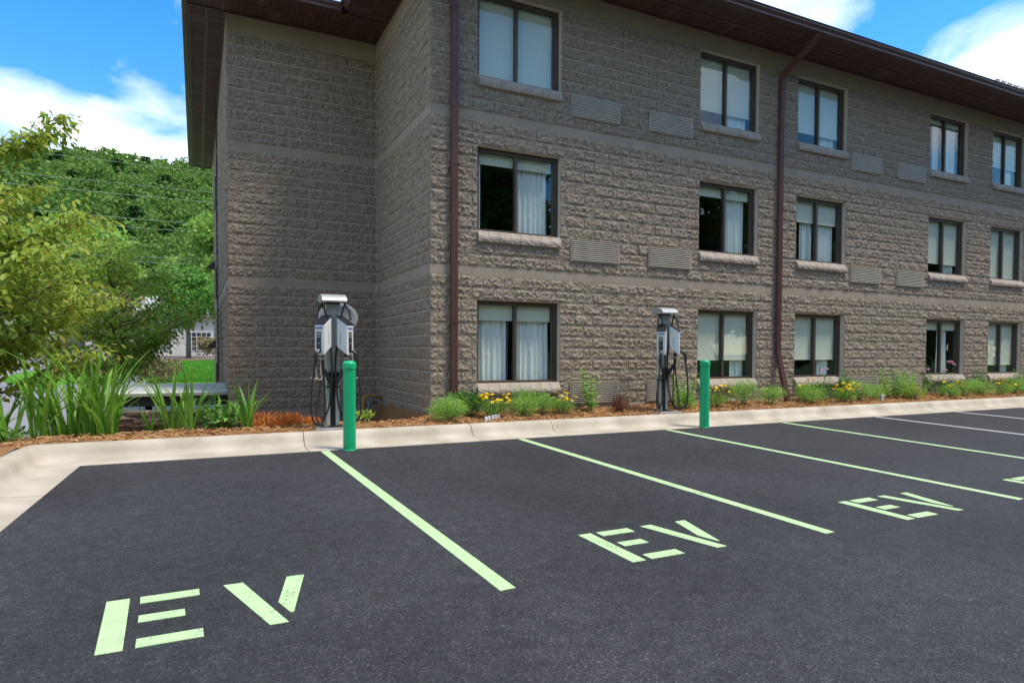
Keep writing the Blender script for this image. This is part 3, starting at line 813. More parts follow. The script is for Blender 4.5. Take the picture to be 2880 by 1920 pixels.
# ------------------------------------------------------------------ bollards
def bollard(x, y, label):
    t = empty('bollard', (x, y, gz(y) - .005), 0, label, 'bollard', 'green bollards at the kerb')
    MB().lathe([(.081, 0), (.081, 1.075), (.081, 1.08)], 32).build('sleeve', M_BOLL, t, smooth=True).data.set_sharp_from_angle(angle=R(40))
    MB().lathe([(.088, 1.06), (.0895, 1.075), (.0895, 1.125), (.087, 1.137), (.084, 1.141), (.077, 1.150), (.060, 1.162), (.02, 1.168), (.001, 1.169)], 32).build('cap', M_BOLL, t, smooth=True).data.set_sharp_from_angle(angle=R(50))
    MB().lathe([(.087, 0), (.087, .012), (.082, .018)], 32).build('base_ring', M_BOLL, t, smooth=True)
    return t
bollard(-2.508, -1.60, 'green plastic-sleeved bollard in front of the charging station in the recess')
bollard(3.60, -1.55, 'green plastic-sleeved bollard beside the charging station near the long facade')

# ------------------------------------------------------------------ charging stations
def smooth_path(pts, n=6):
    P = [Vector(p) for p in pts]; res = []
    for i in range(len(P) - 1):
        p0, p1, p2, p3 = P[max(i - 1, 0)], P[i], P[i + 1], P[min(i + 2, len(P) - 1)]
        for k in range(n):
            t = k / n
            res.append(.5 * ((2 * p1) + (p2 - p0) * t + (2 * p0 - 5 * p1 + 4 * p2 - p3) * t * t + (3 * p1 - p0 - 3 * p2 + p3) * t ** 3))
    res.append(P[-1]); return res
def charger(loc, rz, label):
    t = empty('charging_station', loc, rz, label, 'EV charger', 'twin electric car charging stations')
    pad = MB(); pad.box(-.27, .27, -.26, .24, -.25, .0); pad.build('concrete_pad', mat('pad_concrete', (.30, .29, .27), (.22, .21, .195), scale=10, rough=.9, bump=.5), t, bevel=.012)
    bp = MB().box(-.15, .15, -.13, .13, .0, .014).build('base_plate', M_BLACK, t, bevel=.003)
    for sx in (-.12, .12):
        for sy in (-.10, .10): MB().lathe([(.014, .014), (.014, .03), (.006, .031), (.006, .045)], 8, (sx, sy, 0)).build('anchor_bolt', M_SILV, bp)
    # column: two pale side channels with a black slot, silver tapered cover above
    for s in (-1, 1):
        c = MB(); c.prism([(s * .038, .014), (s * .092, .014), (s * .092, 1.76), (s * .038, 1.76)][::s], -.045, .075); c.build('column_side', M_SILV, t, bevel=.008)
    MB().box(-.04, .04, -.03, .06, .014, 1.76).build('column_slot', M_BLACK, t)
    cv = MB(); vs = []
    for z, w in ((.78, .066), (1.2, .078), (1.55, .09), (1.79, .097)): vs += [(-w, -.062, z), (w, -.062, z), (w, -.046, z), (-w, -.046, z)]
    fs = []
    for i in range(3):
        for k in range(4): a = i * 4 + k; q = i * 4 + (k + 1) % 4; fs.append((a, q, q + 4, a + 4))
    fs += [(3, 2, 1, 0), (12, 13, 14, 15)]
    cv.add(vs, fs); cv.build('front_cover', M_GREY, t, bevel=.004)
    # V bracket and arms
    vb = MB(); vb.add([(-.055, -.075, .62), (.055, -.075, .62), (.085, -.075, .79), (-.085, -.075, .79), (-.055, -.046, .62), (.055, -.046, .62), (.085, -.046, .79), (-.085, -.046, .79)],
                      [(0, 1, 2, 3), (7, 6, 5, 4), (0, 4, 5, 1), (1, 5, 6, 2), (2, 6, 7, 3), (3, 7, 4, 0)])
    vb.build('bracket', M_BLACK, t)
    MB().box(-.102, .102, -.085, .08, .565, .585).build('clamp', M_BLACK, t, bevel=.003)
    for s in (-1, 1):
        MB().tube([(s * .03, -.078, .60), (s * .10, -.10, .76), (s * .17, -.13, .88), (s * .17, -.13, 1.10)], .026, 6).build('arm', M_BLACK, t)
        MB().box(s * .17 - .03, s * .17 + .03, -.162, -.10, .965, 1.0).build('arm_strap', M_SILV, t)
    # cap: curved silver roof
    cp = MB(); n = 8; vs = []
    for i in range(n + 1):
        a = -1 + 2 * i / n; vs.append((a * .17 - .02, .045 * (1 - abs(a) ** 2.2)))
    poly = [(y, z + 1.80) for y, z in vs] + [(.15, 1.785), (-.19, 1.775)]
    m = Matrix.Rotation(math.pi / 2, 4, 'Z')
    sec = [(-.20, 1.775), (-.205, 1.80), (-.185, 1.835), (-.14, 1.868), (-.07, 1.893), (.0, 1.90), (.08, 1.885), (.13, 1.85), (.14, 1.80), (.10, 1.785)]
    cp.prism(sec, -.175, .175, Matrix(((0, 1, 0, 0), (1, 0, 0, 0), (0, 0, 1, 0), (0, 0, 0, 1))))
    cp.build('cap', M_SILV, t, bevel=.006)
    MB().box(-.10, .10, -.07, .07, 1.755, 1.785).build('cap_neck', M_BLACK, t)
    for s, az in ((-1, -44), (1, 44)):
        u = empty('charging_unit', (s * .075, -.065, 1.02), R(az)); u.parent = t
        W, Dp = .082, .185
        side = [(-Dp - .02, .0), (-Dp - .02, .43), (-.02, .555), (-.02, .125)]           # (y,z)
        sw = Matrix(((0, 1, 0, 0), (1, 0, 0, 0), (0, 0, 1, 0), (0, 0, 0, 1)))
        MB().prism(side, -W, W, sw).build('shell', M_WHITE, u, bevel=.02)
        top = [(-Dp - .024, .432), (-Dp - .024, .452), (-.018, .578), (-.018, .552)]
        tp = MB().prism(top, -W - .003, W + .003, sw).build('top_panel', M_BLACK, u, bevel=.008)
        sl = math.atan2(.126, Dp)
        MB().box(-.028, .028, -.02, .02, 0, .003, Matrix.Translation((0, -Dp * .62, .498)) @ Matrix.Rotation(sl, 4, 'X')).build('display', M_SCREEN, u)
        MB().box(-.064, .050, -Dp - .0235, -Dp - .0195, .375, .402).build('blue_label', M_BLUE, u)
        fp = MB().box(-.045, .028, -Dp - .024, -Dp - .0195, .06, .335).build('front_panel', M_BLACK, u)
        MB().box(-.036, .020, -Dp - .026, -Dp - .0242, .288, .318).build('card_reader', M_DISH, u)
        MB().box(-.036, .020, -Dp - .026, -Dp - .0242, .262, .270).build('strip', M_PALE, u)
        MB().lathe([(.009, 0), (.009, .003), (.001, .004)], 10, (-.008, 0, 0)).build('status_light', M_PALE, u).matrix_local = Matrix.Translation((0, -Dp - .024, .175)) @ Matrix.Rotation(math.pi / 2, 4, 'X')
        # small illegible maker's line running up each side
        for sx in (-1, 1):
            pr = MB(); rr = random.Random(3); z = .17
            for k in range(11):
                hh = rr.uniform(.008, .014); w2 = .009 if k == 0 else rr.uniform(.004, .0065)
                pr.box(sx * (W + .0004), sx * (W + .0012), -Dp * .5 - w2, -Dp * .5 + w2, z, z + hh); z += hh + .004
            pr.build('printed_line', M_GASG, u)
        # connector gun in its holster
        g = MB()
        g.tube(smooth_path([(0, -Dp - .0, .075), (-.0, -Dp - .055, .065), (-.0, -Dp - .10, .02), (.0, -Dp - .115, -.06), (.0, -Dp - .118, -.135)], 4), [.026] * 5 + [.028] * 4 + [.024] * 4 + [.02] * 3 + [.017], 8)
        g.build('connector', M_BLACK, u, smooth=True)
        gt = MB(); gt.tube([(-.022, -Dp - .05, .092), (-.01, -Dp - .085, .062)], .006, 6); gt.tube([(.018, -Dp - .055, .09), (.02, -Dp - .085, .055)], .006, 6); gt.build('connector_trim', M_PALE, u)
        # charging cable: gun -> ground loop -> overhead hook -> unit
        mw = T(s * .075, -.065, 1.02, R(az)); e = mw @ Vector((0, -Dp - .118, -.13))
        x0 = e.x
        path = [e, (x0 + s * .045, e.y - .005, .62), (x0 + s * .06, e.y + .0, .28), (x0 + s * .015, e.y + .01, .10), (x0 - s * .11, -.16, .045), (s * .16, -.13, .09), (s * .075, -.11, .28), (s * .035, -.10, .62), (s * .03, -.095, 1.0), (s * .085, -.10, 1.38), (s * .115, -.11, 1.62), (s * .16, -.11, 1.735), (s * .215, -.12, 1.66), (s * .235, -.15, 1.53)]
        MB().tube(smooth_path(path, 7), .0135, 7).build('cable', M_RUB, t, smooth=True)
        path2 = [(s * .17, -.13, .93), (s * .20, -.14, .55), (s * .245, -.14, .30), (s * .25, -.15, .14), (s * .19, -.15, .06), (s * .135, -.14, .16), (s * .13, -.14, .45), (s * .155, -.13, .92)]
        MB().tube(smooth_path(path2, 6), .012, 7).build('cable', M_RUB, t, smooth=True)
        hk = MB(); hk.tube([(s * .16, -.11, 1.80), (s * .16, -.11, 1.755)], .011, 6); hk.tube([(s * .145, -.11, 1.748), (s * .175, -.11, 1.748)], .016, 8); hk.build('cable_hook', M_BLACK, t)
        # beige hanger rods with curled ends
        for ox in (.19, .255):
            MB().tube(smooth_path([(s * ox, -.16, 1.04), (s * ox, -.165, .78), (s * (ox - .012), -.17, .71), (s * (ox + .02), -.19, .685), (s * (ox + .06), -.20, .705), (s * (ox + .075), -.19, .72)], 5), .0065, 6).build('hanger_rod', M_BEIGE, t, smooth=True)
    return t
charger((-2.535, -.60, .065), 0, 'silver twin charging station with draped black cables in the building recess')
charger((3.47, -.62, .075), 0, 'silver twin charging station with draped black cables before the long facade')

# ------------------------------------------------------------------ satellite dish behind the first charger
dsh = empty('satellite_dish', (-2.24, .55, -.02), 0, 'grey oval satellite dish with a striped globe mark on a thin mast', 'satellite dish')
MB().tube([(0, 0.06, -.25), (0, .06, 1.5)], .026, 10).build('mast', M_DISH, dsh, smooth=True)
dv = MB(); vs = [(0, 0, 0)]; fs = []
NR, NS = 5, 32
for i in range(1, NR + 1):
    for k in range(NS):
        a = 2 * math.pi * k / NS; r = i / NR
        vs.append((.335 * r * math.cos(a), -.06 * r * r, .255 * r * math.sin(a)))
for k in range(NS): fs.append((0, 1 + (k + 1) % NS, 1 + k))
for i in range(NR - 1):
    for k in range(NS): a = 1 + i * NS + k; c = 1 + i * NS + (k + 1) % NS; fs.append((a, c, c + NS, a + NS))
dv.add(vs, fs)
dm = Matrix.Translation((0, .0, 1.69)) @ Matrix.Rotation(R(-8), 4, 'Y')
do = dv.build('reflector', M_DISH, dsh, smooth=True); do.matrix_local = dm
so = do.modifiers.new('s', 'SOLIDIFY'); so.thickness = .008
for i in range(5):                         # globe mark of curved stripes
    zz = -.036 + i * .018; w = math.sqrt(max(0, .045 ** 2 - zz ** 2))
    b = MB(); n = 6; vs = []; fs = []
    for k in range(n + 1):
        u = -1 + 2 * k / n; bow = -.010 * (1 - u * u)
        for e in (-.0055, .0055):
            x = -.15 + u * w; z = zz + bow + e + .0; rr = (x / .335) ** 2 + (z / .255) ** 2
            vs.append((x, -.06 * rr - .006, z))
    for k in range(n): fs.append((2 * k, 2 * k + 2, 2 * k + 3, 2 * k + 1))
    b.add(vs, fs); o = b.build('globe_stripe', M_PALE, dsh); o.matrix_local = dm
MB().tube(smooth_path([(0, .02, 1.45), (.06, -.12, 1.50), (.10, -.22, 1.60)], 4), .014, 6).build('feed_arm', M_BLACK, dsh, smooth=True)
fh = MB(); fh.box(.06, .14, -.27, -.20, 1.58, 1.68); fh.tube([(.10, -.27, 1.63), (.10, -.31, 1.64)], .022, 8); fh.build('feed_horn', M_BLACK, dsh, bevel=.006)

# ------------------------------------------------------------------ gas meter in the recess
gm_ = empty('gas_meter', (-1.38, 2.75, -.42), 0, 'grey gas meter with grey and yellow pipes in the recess corner', 'gas meter')
gb_ = MB(); gb_.prism([(-.19, .0), (.17, .0), (.19, .06), (.17, .30), (.10, .40), (-.12, .40), (-.18, .30), (-.21, .06)], -.10, .10); gb_.build('body', M_GASG, gm_, bevel=.03)
MB().prism([(-.10, .12), (.10, .12), (.10, .30), (-.10, .30)], -.13, -.10).build('index_cover', M_DISH, gm_, bevel=.01)
def pipe(pts, r, m, nm='pipe'): return MB().tube(smooth_path(pts, 5), r, 9).build(nm, m, gm_, smooth=True)
pipe([(-.12, 0, .38), (-.12, 0, .52), (-.14, .05, .57), (-.25, .10, .58), (-.34, .2, .58)], .026, M_GASG)
pipe([(.10, 0, .38), (.10, .0, .58), (.13, .02, .66), (.24, .05, .68), (.40, .12, .66), (.50, .20, .61)], .028, M_YEL)
MB().tube([(.49, .19, .615), (.58, .26, .58)], [.034, .04], 9).build('pipe_end', M_RUST, gm_, smooth=True)
pipe([(.20, -.03, -.05), (.20, -.03, .40), (.21, -.02, .50), (.27, .02, .56), (.40, .10, .55)], .03, M_GASG)
rg = MB(); rg.lathe([(.0, -.035), (.06, -.03), (.075, 0), (.06, .03), (.02, .04)], 16, (.20, -.03, .37)); rg.build('regulator', M_GASG, gm_, smooth=True)
MB().lathe([(.04, 0), (.045, .02), (.04, .04)], 10, (.29, .03, .54)).build('valve', M_GASG, gm_, smooth=True)

# ------------------------------------------------------------------ small things in the bed
for i in range(5):
    x = -.17 + i * .068 + (0.012 if i > 1 else 0); y = -.755 + i * .036
    o = MB().lathe([(.026, -.06), (.026, .035), (.022, .048), (.012, .052)], 10).build('bed_marker', M_WHITE, loc=(x, y, bedz(x, y) + .028), smooth=True)
    o.data.set_sharp_from_angle(angle=R(35))
    tag(o, 'small white rounded marker standing in a row of five at the bed edge', 'marker', 'white markers in the mulch by the kerb')
o = empty('pipe_stub', (9.62, -.74, .03), 0, 'short white capped pipe stub standing in the mulch near the kerb', 'pipe')
MB().lathe([(.024, 0), (.024, .16)], 12).build('tube', M_WHITE, o, smooth=True); MB().lathe([(.036, .15), (.036, .19), (.03, .2)], 12).build('cap', M_WHITE, o)

# ------------------------------------------------------------------ dry stone wall and low canopy left of the building
sw = empty('stone_wall', (0, 0, 0), 0, 'low dry-stacked dark stone wall behind the irises', 'stone wall')
rr = random.Random(11)
MB().box(-6.15, E_ - .03, 2.92, 3.2, -1.2, .05).build('core', M_DARK, sw)
z = -.62
while z < .08:
    hgt = rr.uniform(.035, .085)
    if z + hgt > .12: hgt = .12 - z
    x = -6.2 + rr.uniform(-.1, .1)
    while x < E_ - .05:
        ww = rr.uniform(.12, .42); xe = min(x + ww, E_ - .02)
        if xe - x > .06 and hgt > .02:
            b = MB(); yo = rr.uniform(-.05, .03); dd = rr.uniform(-.012, .012)
            vs = []
            for (px, py, pz) in ((x, 2.80, z), (xe, 2.80, z), (xe, 3.25, z), (x, 3.25, z), (x, 2.80, z + hgt), (xe, 2.80, z + hgt), (xe, 3.25, z + hgt), (x, 3.25, z + hgt)):
                vs.append((px + rr.uniform(-.008, .008) * 1, py + (yo if py < 3 else 0) + rr.uniform(-.02, .02), pz + rr.uniform(-.006, .006)))
            b.add(vs, [(0, 3, 2, 1), (4, 5, 6, 7), (0, 1, 5, 4), (1, 2, 6, 5), (2, 3, 7, 6), (3, 0, 4, 7)])
            b.build('stone', M_STONE, sw, bevel=.008)
        x = xe + .006
    z += hgt + .003
cn = empty('low_canopy', (0, 0, 0), 0, 'low dark canopy with a ribbed silver roof abutting the left end wall', 'canopy')
MB().box(-6.25, E_ - .03, 3.72, 5.1, .10, .325).build('fascia', M_BLACK, cn, bevel=.004)
rf = MB()
for i in range(9):
    y = 3.70 + i * .158; z = .33 + i * .014
    rf.add([(-6.28, y, z), (E_ - .02, y, z), (E_ - .02, y + .12, z + .003), (-6.28, y + .12, z + .003), (-6.28, y + .125, z + .022), (E_ - .02, y + .125, z + .022), (-6.28, y + .158, z + .022), (E_ - .02, y + .158, z + .022)], [(0, 1, 2, 3), (3, 2, 5, 4), (4, 5, 7, 6)])
rf.build('ribbed_roof', mat('ribbed_metal', (.62, .62, .60), (.45, .45, .44), scale=2, rough=.55, stretch=(.3, 8, 8)), cn)
MB().box(-6.28, E_ - .02, 3.69, 3.70, .29, .345).build('edge_trim', M_SILV, cn)
for x in (-6.1, -5.2): MB().box(x, x + .12, 3.9, 4.02, -1.3, .11).build('post', M_BLACK, cn)
ps = empty('patio_bench', (-4.55, 6.6, -1.2), 0, 'white patio bench with striped cushion seen under the low canopy', 'bench')
MB().box(-.8, .8, -.3, .3, .36, .42).build('seat', M_WHITE, ps); MB().box(-.8, .8, .26, .32, .42, .95).build('backrest', M_WHITE, ps)
for x in (-.75, .69):
    for y in (-.28, .22): MB().box(x, x + .06, y, y + .06, 0, .36).build('leg', M_WHITE, ps)
for i in range(6): MB().box(.1 + i * .1, .16 + i * .1, .18, .258, .50, .94).build('cushion_stripe', M_BLACK if i % 2 else M_PALE, ps)

# ------------------------------------------------------------------ land beyond: terrain, road, lawn, hill
def terr(x, y):
    pts = [(-14, -1.25), (8, -1.25), (13, -1.0), (17, -.42), (20, -.27), (30, .16), (40, .5), (52, .56), (75, .5), (110, .9), (135, 6), (180, 25), (240, 52), (290, 70), (330, 76), (380, 74), (600, 60)]
    if y <= pts[0][0]: z = pts[0][1]
    else:
        z = pts[-1][1]
        for (a, za), (c, zc) in zip(pts[:-1], pts[1:]):
            if a <= y <= c:
                t = (y - a) / (c - a); z = za + (zc - za) * t; break
    if y > 110:
        f = max(0, min(1, 1 - (abs(x + 60) - 170) / 180)); z = .9 + (z - .9) * (f * f * (3 - 2 * f))
        z += (z - .9) * .05 * math.sin(x * .035 + 1.0) + (z - .9) * .03 * math.sin(x * .09 + y * .02)
    return z
xs = lin(-500, -60, 22) + lin(-56, 40, 48) + lin(60, 500, 22)
ysl = lin(-14, 60, 37) + lin(64, 120, 14) + lin(126, 600, 60)
ter = sheet('ground', xs, ysl, terr, M_PAVE, lambda x, y: (x < E_ - 2.0 or y > 3.6) and y <= 118 and not (E_ - .2 < x < XR and 0 < y < 13.4))
struct(ter)
hl = sheet('hill', xs, [y for y in ysl if y >= 110], lambda x, y: terr(x, y) + (.02 if y > 112 else 0), M_HILL); struct(hl)
base = MB(); base.quad((-1500, -1500, -2.6), (1500, -1500, -2.6), (1500, 1500, -2.6), (-1500, 1500, -2.6)); struct(base.build('ground', M_HILL))
def lawn(poly, name='lawn', m=M_GRASS, lift=.05):
    b = MB(); cx = sum(p[0] for p in poly) / len(poly); cy = sum(p[1] for p in poly) / len(poly)
    n = len(poly); rings = 8; vs = [(cx, cy, terr(cx, cy) + lift)]
    for i in range(1, rings + 1):
        for p in poly:
            t = i / rings; x = cx + (p[0] - cx) * t; y = cy + (p[1] - cy) * t; vs.append((x, y, terr(x, y) + lift + .06 * (1 - t)))
    for p in poly: vs.append((p[0], p[1], terr(*p) - .05))
    fs = [(0, 1 + k, 1 + (k + 1) % n) for k in range(n)]
    for i in range(rings):
        for k in range(n): a = 1 + i * n + k; c = 1 + i * n + (k + 1) % n; fs.append((a, a + n, c + n, c))
    b.add(vs, fs); return struct(b.build(name, m, smooth=True))
def ell(cx, cy, rx, ry, n=28): return [(cx + rx * math.cos(2 * math.pi * k / n), cy + ry * math.sin(2 * math.pi * k / n)) for k in range(n)]
lawn([(-6.2, 20.2), (-5, 20), (6, 20), (14, 22), (14, 40), (6, 43), (-5, 43), (-7.2, 41), (-7.0, 33), (-6.6, 26)])
lawn(ell(-9.9, 26, 2.1, 5.5))
lawn(ell(-4.83, 40.0, 1.9, 2.6), 'mulch_ring', M_SOIL, .13)
lawn(ell(-9.6, 27, 1.5, 2.4), 'mulch_ring', M_SOIL, .13)
lawn([(-40, 66), (30, 66), (30, 74), (-40, 74)], 'mulch_bed', mat('pale_mulch', (.38, .22, .15), (.30, .17, .11), scale=3, rough=.95), .1)

# grass blades on the lawn
def grass(n, xr, yr, seed):
    r = np.random.default_rng(seed); V = []; F = []
    for i in range(n):
        x = r.uniform(*xr); y = yr[0] + (yr[1] - yr[0]) * r.uniform() ** 1.6; z = terr(x, y) + .08
        a = r.uniform(0, 6.283); w = .03; h = r.uniform(.06, .13); l = r.uniform(-.05, .05)
        o = len(V); V += [(x - math.cos(a) * w, y - math.sin(a) * w, z), (x + math.cos(a) * w, y + math.sin(a) * w, z), (x + l, y + l, z + h)]; F.append((o, o + 1, o + 2))
    return npmesh('grass', V, F, leafmat('grass_blade', (.11, .32, .025), (.07, .24, .015)))
g = link('grass', grass(14000, (-6.2, 2), (20.4, 40), 5)); g['kind'] = 'stuff'; tag(g, 'bright short grass on the lawn island around the young tree', 'grass')

# white single-storey building across the road
wb = empty('white_building', (0, 76, 0), 0, 'pale single storey building with gridded windows across the road', 'building')
zg = terr(0, 76)
MB().box(-45, 22, 0, 14, zg - .5, 5.4).build('wall', M_BWHITE, wb)
MB().box(-46, 23, -.6, 14.6, 5.4, 5.75).build('cornice', M_BWHITE, wb)
b = hip(-46, 23, -.7, 14.7, 5.76, 22); b.build('roof', mat('pale_roof', (.42, .42, .41), (.36, .36, .355), scale=.5), wb)
for i in range(15):
    x = -43.6 + i * 4.4
    fr = MB(); fr.box(x - 1.45, x + 1.45, -.06, -.01, zg + .75, zg + 3.05)
    w = fr.build('window', mat('white_frame', (.8, .8, .78), rough=.5), wb)
    for c in range(5):
        for r_ in range(4):
            MB().box(x - 1.36 + c * .55, x - 1.36 + c * .55 + .47, -.075, -.062, zg + .83 + r_ * .55, zg + .83 + r_ * .55 + .47).build('pane', M_WINDK, w) if -12 < x < 2 else None
    if not -12 < x < 2:
        MB().box(x - 1.36, x + 1.36, -.075, -.062, zg + .83, zg + 2.97).build('pane', M_WINDK, w)

# ------------------------------------------------------------------ foliage
def leaf_mesh(name, P, Dv, Nv, L, Wd, m, fold=.25):
    """many folded leaves: P base points, Dv unit directions, Nv approx normals"""
    P = np.asarray(P); Dv = np.asarray(Dv); Nv = np.asarray(Nv); L = np.asarray(L)[:, None]; Wd = np.asarray(Wd)[:, None]
    S = np.cross(Dv, Nv); S /= np.linalg.norm(S, axis=1, keepdims=True) + 1e-9
    U = np.cross(S, Dv)
    a = P; t = P + Dv * L - U * L * .12
    l = P + Dv * L * .45 + S * Wd / 2 + U * Wd * fold; r = P + Dv * L * .45 - S * Wd / 2 + U * Wd * fold
    n = len(P); V = np.stack([a, l, t, r], 1).reshape(-1, 3)
    i = np.arange(n)[:, None] * 4
    F = np.concatenate([i + np.array([[0, 2, 1]]), i + np.array([[0, 3, 2]])], 1).reshape(-1, 3)
    return npmesh(name, V, F, m)
def unit(v): return v / (np.linalg.norm(v, axis=-1, keepdims=True) + 1e-9)
def blob_leaves(r, lobes, n, size, up_bias=.5, shell=.65):
    """leaf positions through a set of ellipsoid lobes, denser at the skin"""
    vol = np.array([l[3] * l[4] * l[5] for l in lobes]) ** .67; ch = r.choice(len(lobes), n, p=vol / vol.sum())
    Lb = np.array(lobes)[ch]
    d = unit(r.normal(size=(n, 3))); rad = shell + (1 - shell) * r.random((n, 1)) ** .6
    rad *= 1 + .16 * np.sin(d[:, :1] * 9 + Lb[:, :1] * 7) * np.cos(d[:, 2:] * 8 + Lb[:, 1:2] * 5)
    P = Lb[:, :3] + d * rad * Lb[:, 3:6]
    D = unit(d * .6 + r.normal(size=(n, 3)) * .7 + np.array([0, 0, -.15])); Nn = unit(d * .6 + np.array([0, 0, up_bias]) + r.normal(size=(n, 3)) * .5)
    s = size * r.uniform(.65, 1.35, n)
    return P, D, Nn, s

# ---- forest on the hill: one far-off mass
r = np.random.default_rng(21)
LF1 = leafmat('forest_leaf', (.085, .18, .03), (.18, .31, .055), (.26, .38, .08), trans=.35, rough=.7)
LF2 = leafmat('conifer_leaf', (.04, .115, .03), (.07, .17, .04), (.10, .19, .04), trans=.2, rough=.7)
PA, DA, NA, SA = [], [], [], []; PB, DB, NB_, SB = [], [], [], []
yy = 112.0
while yy < 345:
    step = 5.0 + (yy - 112) * .008
    x0 = -24 - (yy + 9.8) * .27; x1 = 3 + (yy + 9.8) * .045
    x = x0 + r.uniform(0, step)
    while x < x1:
        X = x + r.uniform(-2, 2); Y = yy + r.uniform(-2.5, 2.5); Z = terr(X, Y)
        hh = r.uniform(9, 13.5); rw = r.uniform(2.6, 4.4)
        n = int(480 * (150 / (Y + 20)) ** 1.3) + 90
        if r.random() < .2:            # conifer: stacked drooping tiers
            t = r.random(n) ** .8; rad = rw * .75 * (1 - t) + .3; a = r.uniform(0, 6.283, n)
            tier = np.floor(t * 9) / 9
            P = np.stack([X + np.cos(a) * rad * r.uniform(.5, 1.1, n), Y + np.sin(a) * rad * r.uniform(.5, 1.1, n), Z + hh * 1.05 * (.12 + .88 * (tier * .7 + t * .3))], 1)
            D = unit(np.stack([np.cos(a), np.sin(a), np.full(n, -.12)], 1) + r.normal(size=(n, 3)) * .25)
            PB.append(P); DB.append(D); NB_.append(np.tile([0, 0, 1.], (n, 1)) + r.normal(size=(n, 3)) * .25); SB.append(np.full(n, .95) * r.uniform(.7, 1.3, n) * (1 + (Y - 112) / 300))
        else:
            lobes = [(X, Y, Z + hh * .62, rw, rw, hh * .38)]
            for k in range(5):
                a = r.uniform(0, 6.283); lobes.append((X + math.cos(a) * rw * .6, Y + math.sin(a) * rw * .6, Z + hh * r.uniform(.5, .85), rw * .55, rw * .55, hh * .2))
            P, D, Nn, s = blob_leaves(r, lobes, n, .62 * (1 + (Y - 112) / 260), shell=.72)
            PA.append(P); DA.append(D); NA.append(Nn); SA.append(s)
        x += step * r.uniform(.8, 1.2)
    yy += step * .95
S = np.concatenate(SA); f1 = link('forest', leaf_mesh('forest', np.concatenate(PA), np.concatenate(DA), np.concatenate(NA), S * 1.25, S, LF1)); f1['kind'] = 'stuff'
tag(f1, 'dense broadleaf forest covering the hillside behind the building', 'forest')
S = np.concatenate(SB); f2 = link('forest', leaf_mesh('conifers', np.concatenate(PB), np.concatenate(DB), np.concatenate(NB_), S * 1.5, S * .7, LF2)); f2['kind'] = 'stuff'
tag(f2, 'dark conifers standing among the broadleaf trees of the hillside', 'forest')

# ---- broadleaf trees with trunk, limbs and a lobed crown
def limb_tree(name, loc, height, spread, nleaf, lsize, m, label, seed, trunk_h=.28, tr=.11, group=None, bark=M_BARKG, crown_shape=.40, cat='tree'):
    r = np.random.default_rng(seed); t = empty(name, loc, 0, label, cat, group)
    ht = height * trunk_h
    b = MB(); b.tube([(0, 0, -.25), (.02, 0, ht * .5), (.0, .03, ht), (.05, .0, height * .6)], [tr * 1.25, tr, tr * .85, tr * .35], 10); tk = b.build('trunk', bark, t, smooth=True)
    lobes = []
    for k in range(11):
        a = k * 2.4 + r.uniform(-.4, .4); q = r.uniform(.25, 1.0); z = height * (trunk_h + (.92 - trunk_h) * r.uniform(.15, .9))
        rad = spread * q * (1 - .45 * max(0, (z / height - .55)) / .45)
        end = Vector((math.cos(a) * rad * .75, math.sin(a) * rad * .75, z))
        lb = MB(); st = Vector((0, 0, ht * r.uniform(.85, 1.5)))
        lb.tube(smooth_path([st, st.lerp(end, .45) + Vector((0, 0, -.05 * height)), end], 3), [tr * .5, tr * .42, tr * .34, tr * .26, tr * .2, tr * .15, tr * .08][:7], 6); lb.build('limb', bark, tk, smooth=True)
        lobes.append((end.x, end.y, end.z, spread * r.uniform(.30, .45), spread * r.uniform(.30, .45), height * crown_shape * r.uniform(.22, .34)))
    lobes.append((0, 0, height * .86, spread * .4, spread * .4, height * .13))
    P, D, Nn, s = blob_leaves(r, lobes, nleaf, lsize, shell=.45)
    c = link('crown', leaf_mesh('crown', P, D, Nn, s * 1.3, s * .8, m), t); c['kind'] = 'stuff'
    return t
LT1 = leafmat('young_leaf', (.10, .26, .04), (.19, .38, .06), (.26, .42, .09), trans=.4)
LT2 = leafmat('bright_leaf', (.20, .38, .05), (.30, .46, .09), (.40, .50, .14), trans=.4)
limb_tree('lawn_tree', (-4.83, 40, terr(-4.83, 40) + .1), 6.6, 3.4, 7000, .20, LT1, 'young round-crowned tree in a mulch ring on the lawn island', 31, tr=.16)
limb_tree('broadleaf_tree', (-2.0, 60, terr(-2, 60)), 14.5, 6.5, 9000, .36, LT2, 'tall pale green tree behind the young lawn tree, before the white building', 32, tr=.25)
limb_tree('broadleaf_tree', (-14.5, 56, terr(-14, 56)), 12.5, 6.5, 8000, .36, LT2, 'wide yellow-green tree mostly hidden behind the dogwoods', 33, tr=.25)
limb_tree('broadleaf_tree', (-24, 62, terr(-24, 62)), 13, 6.5, 7000, .38, LT1, 'mid green tree across the road behind the nearest dogwood', 34, tr=.25)
limb_tree('ornamental_tree', (-7.9, 27, terr(-8, 27)), 4.4, 2.0, 2600, .13, leafmat('tan_leaf', (.30, .25, .09), (.40, .33, .13), (.22, .28, .06), trans=.35), 'small tan-leaved ornamental tree on the mulch ring by the lawn', 35, tr=.07)
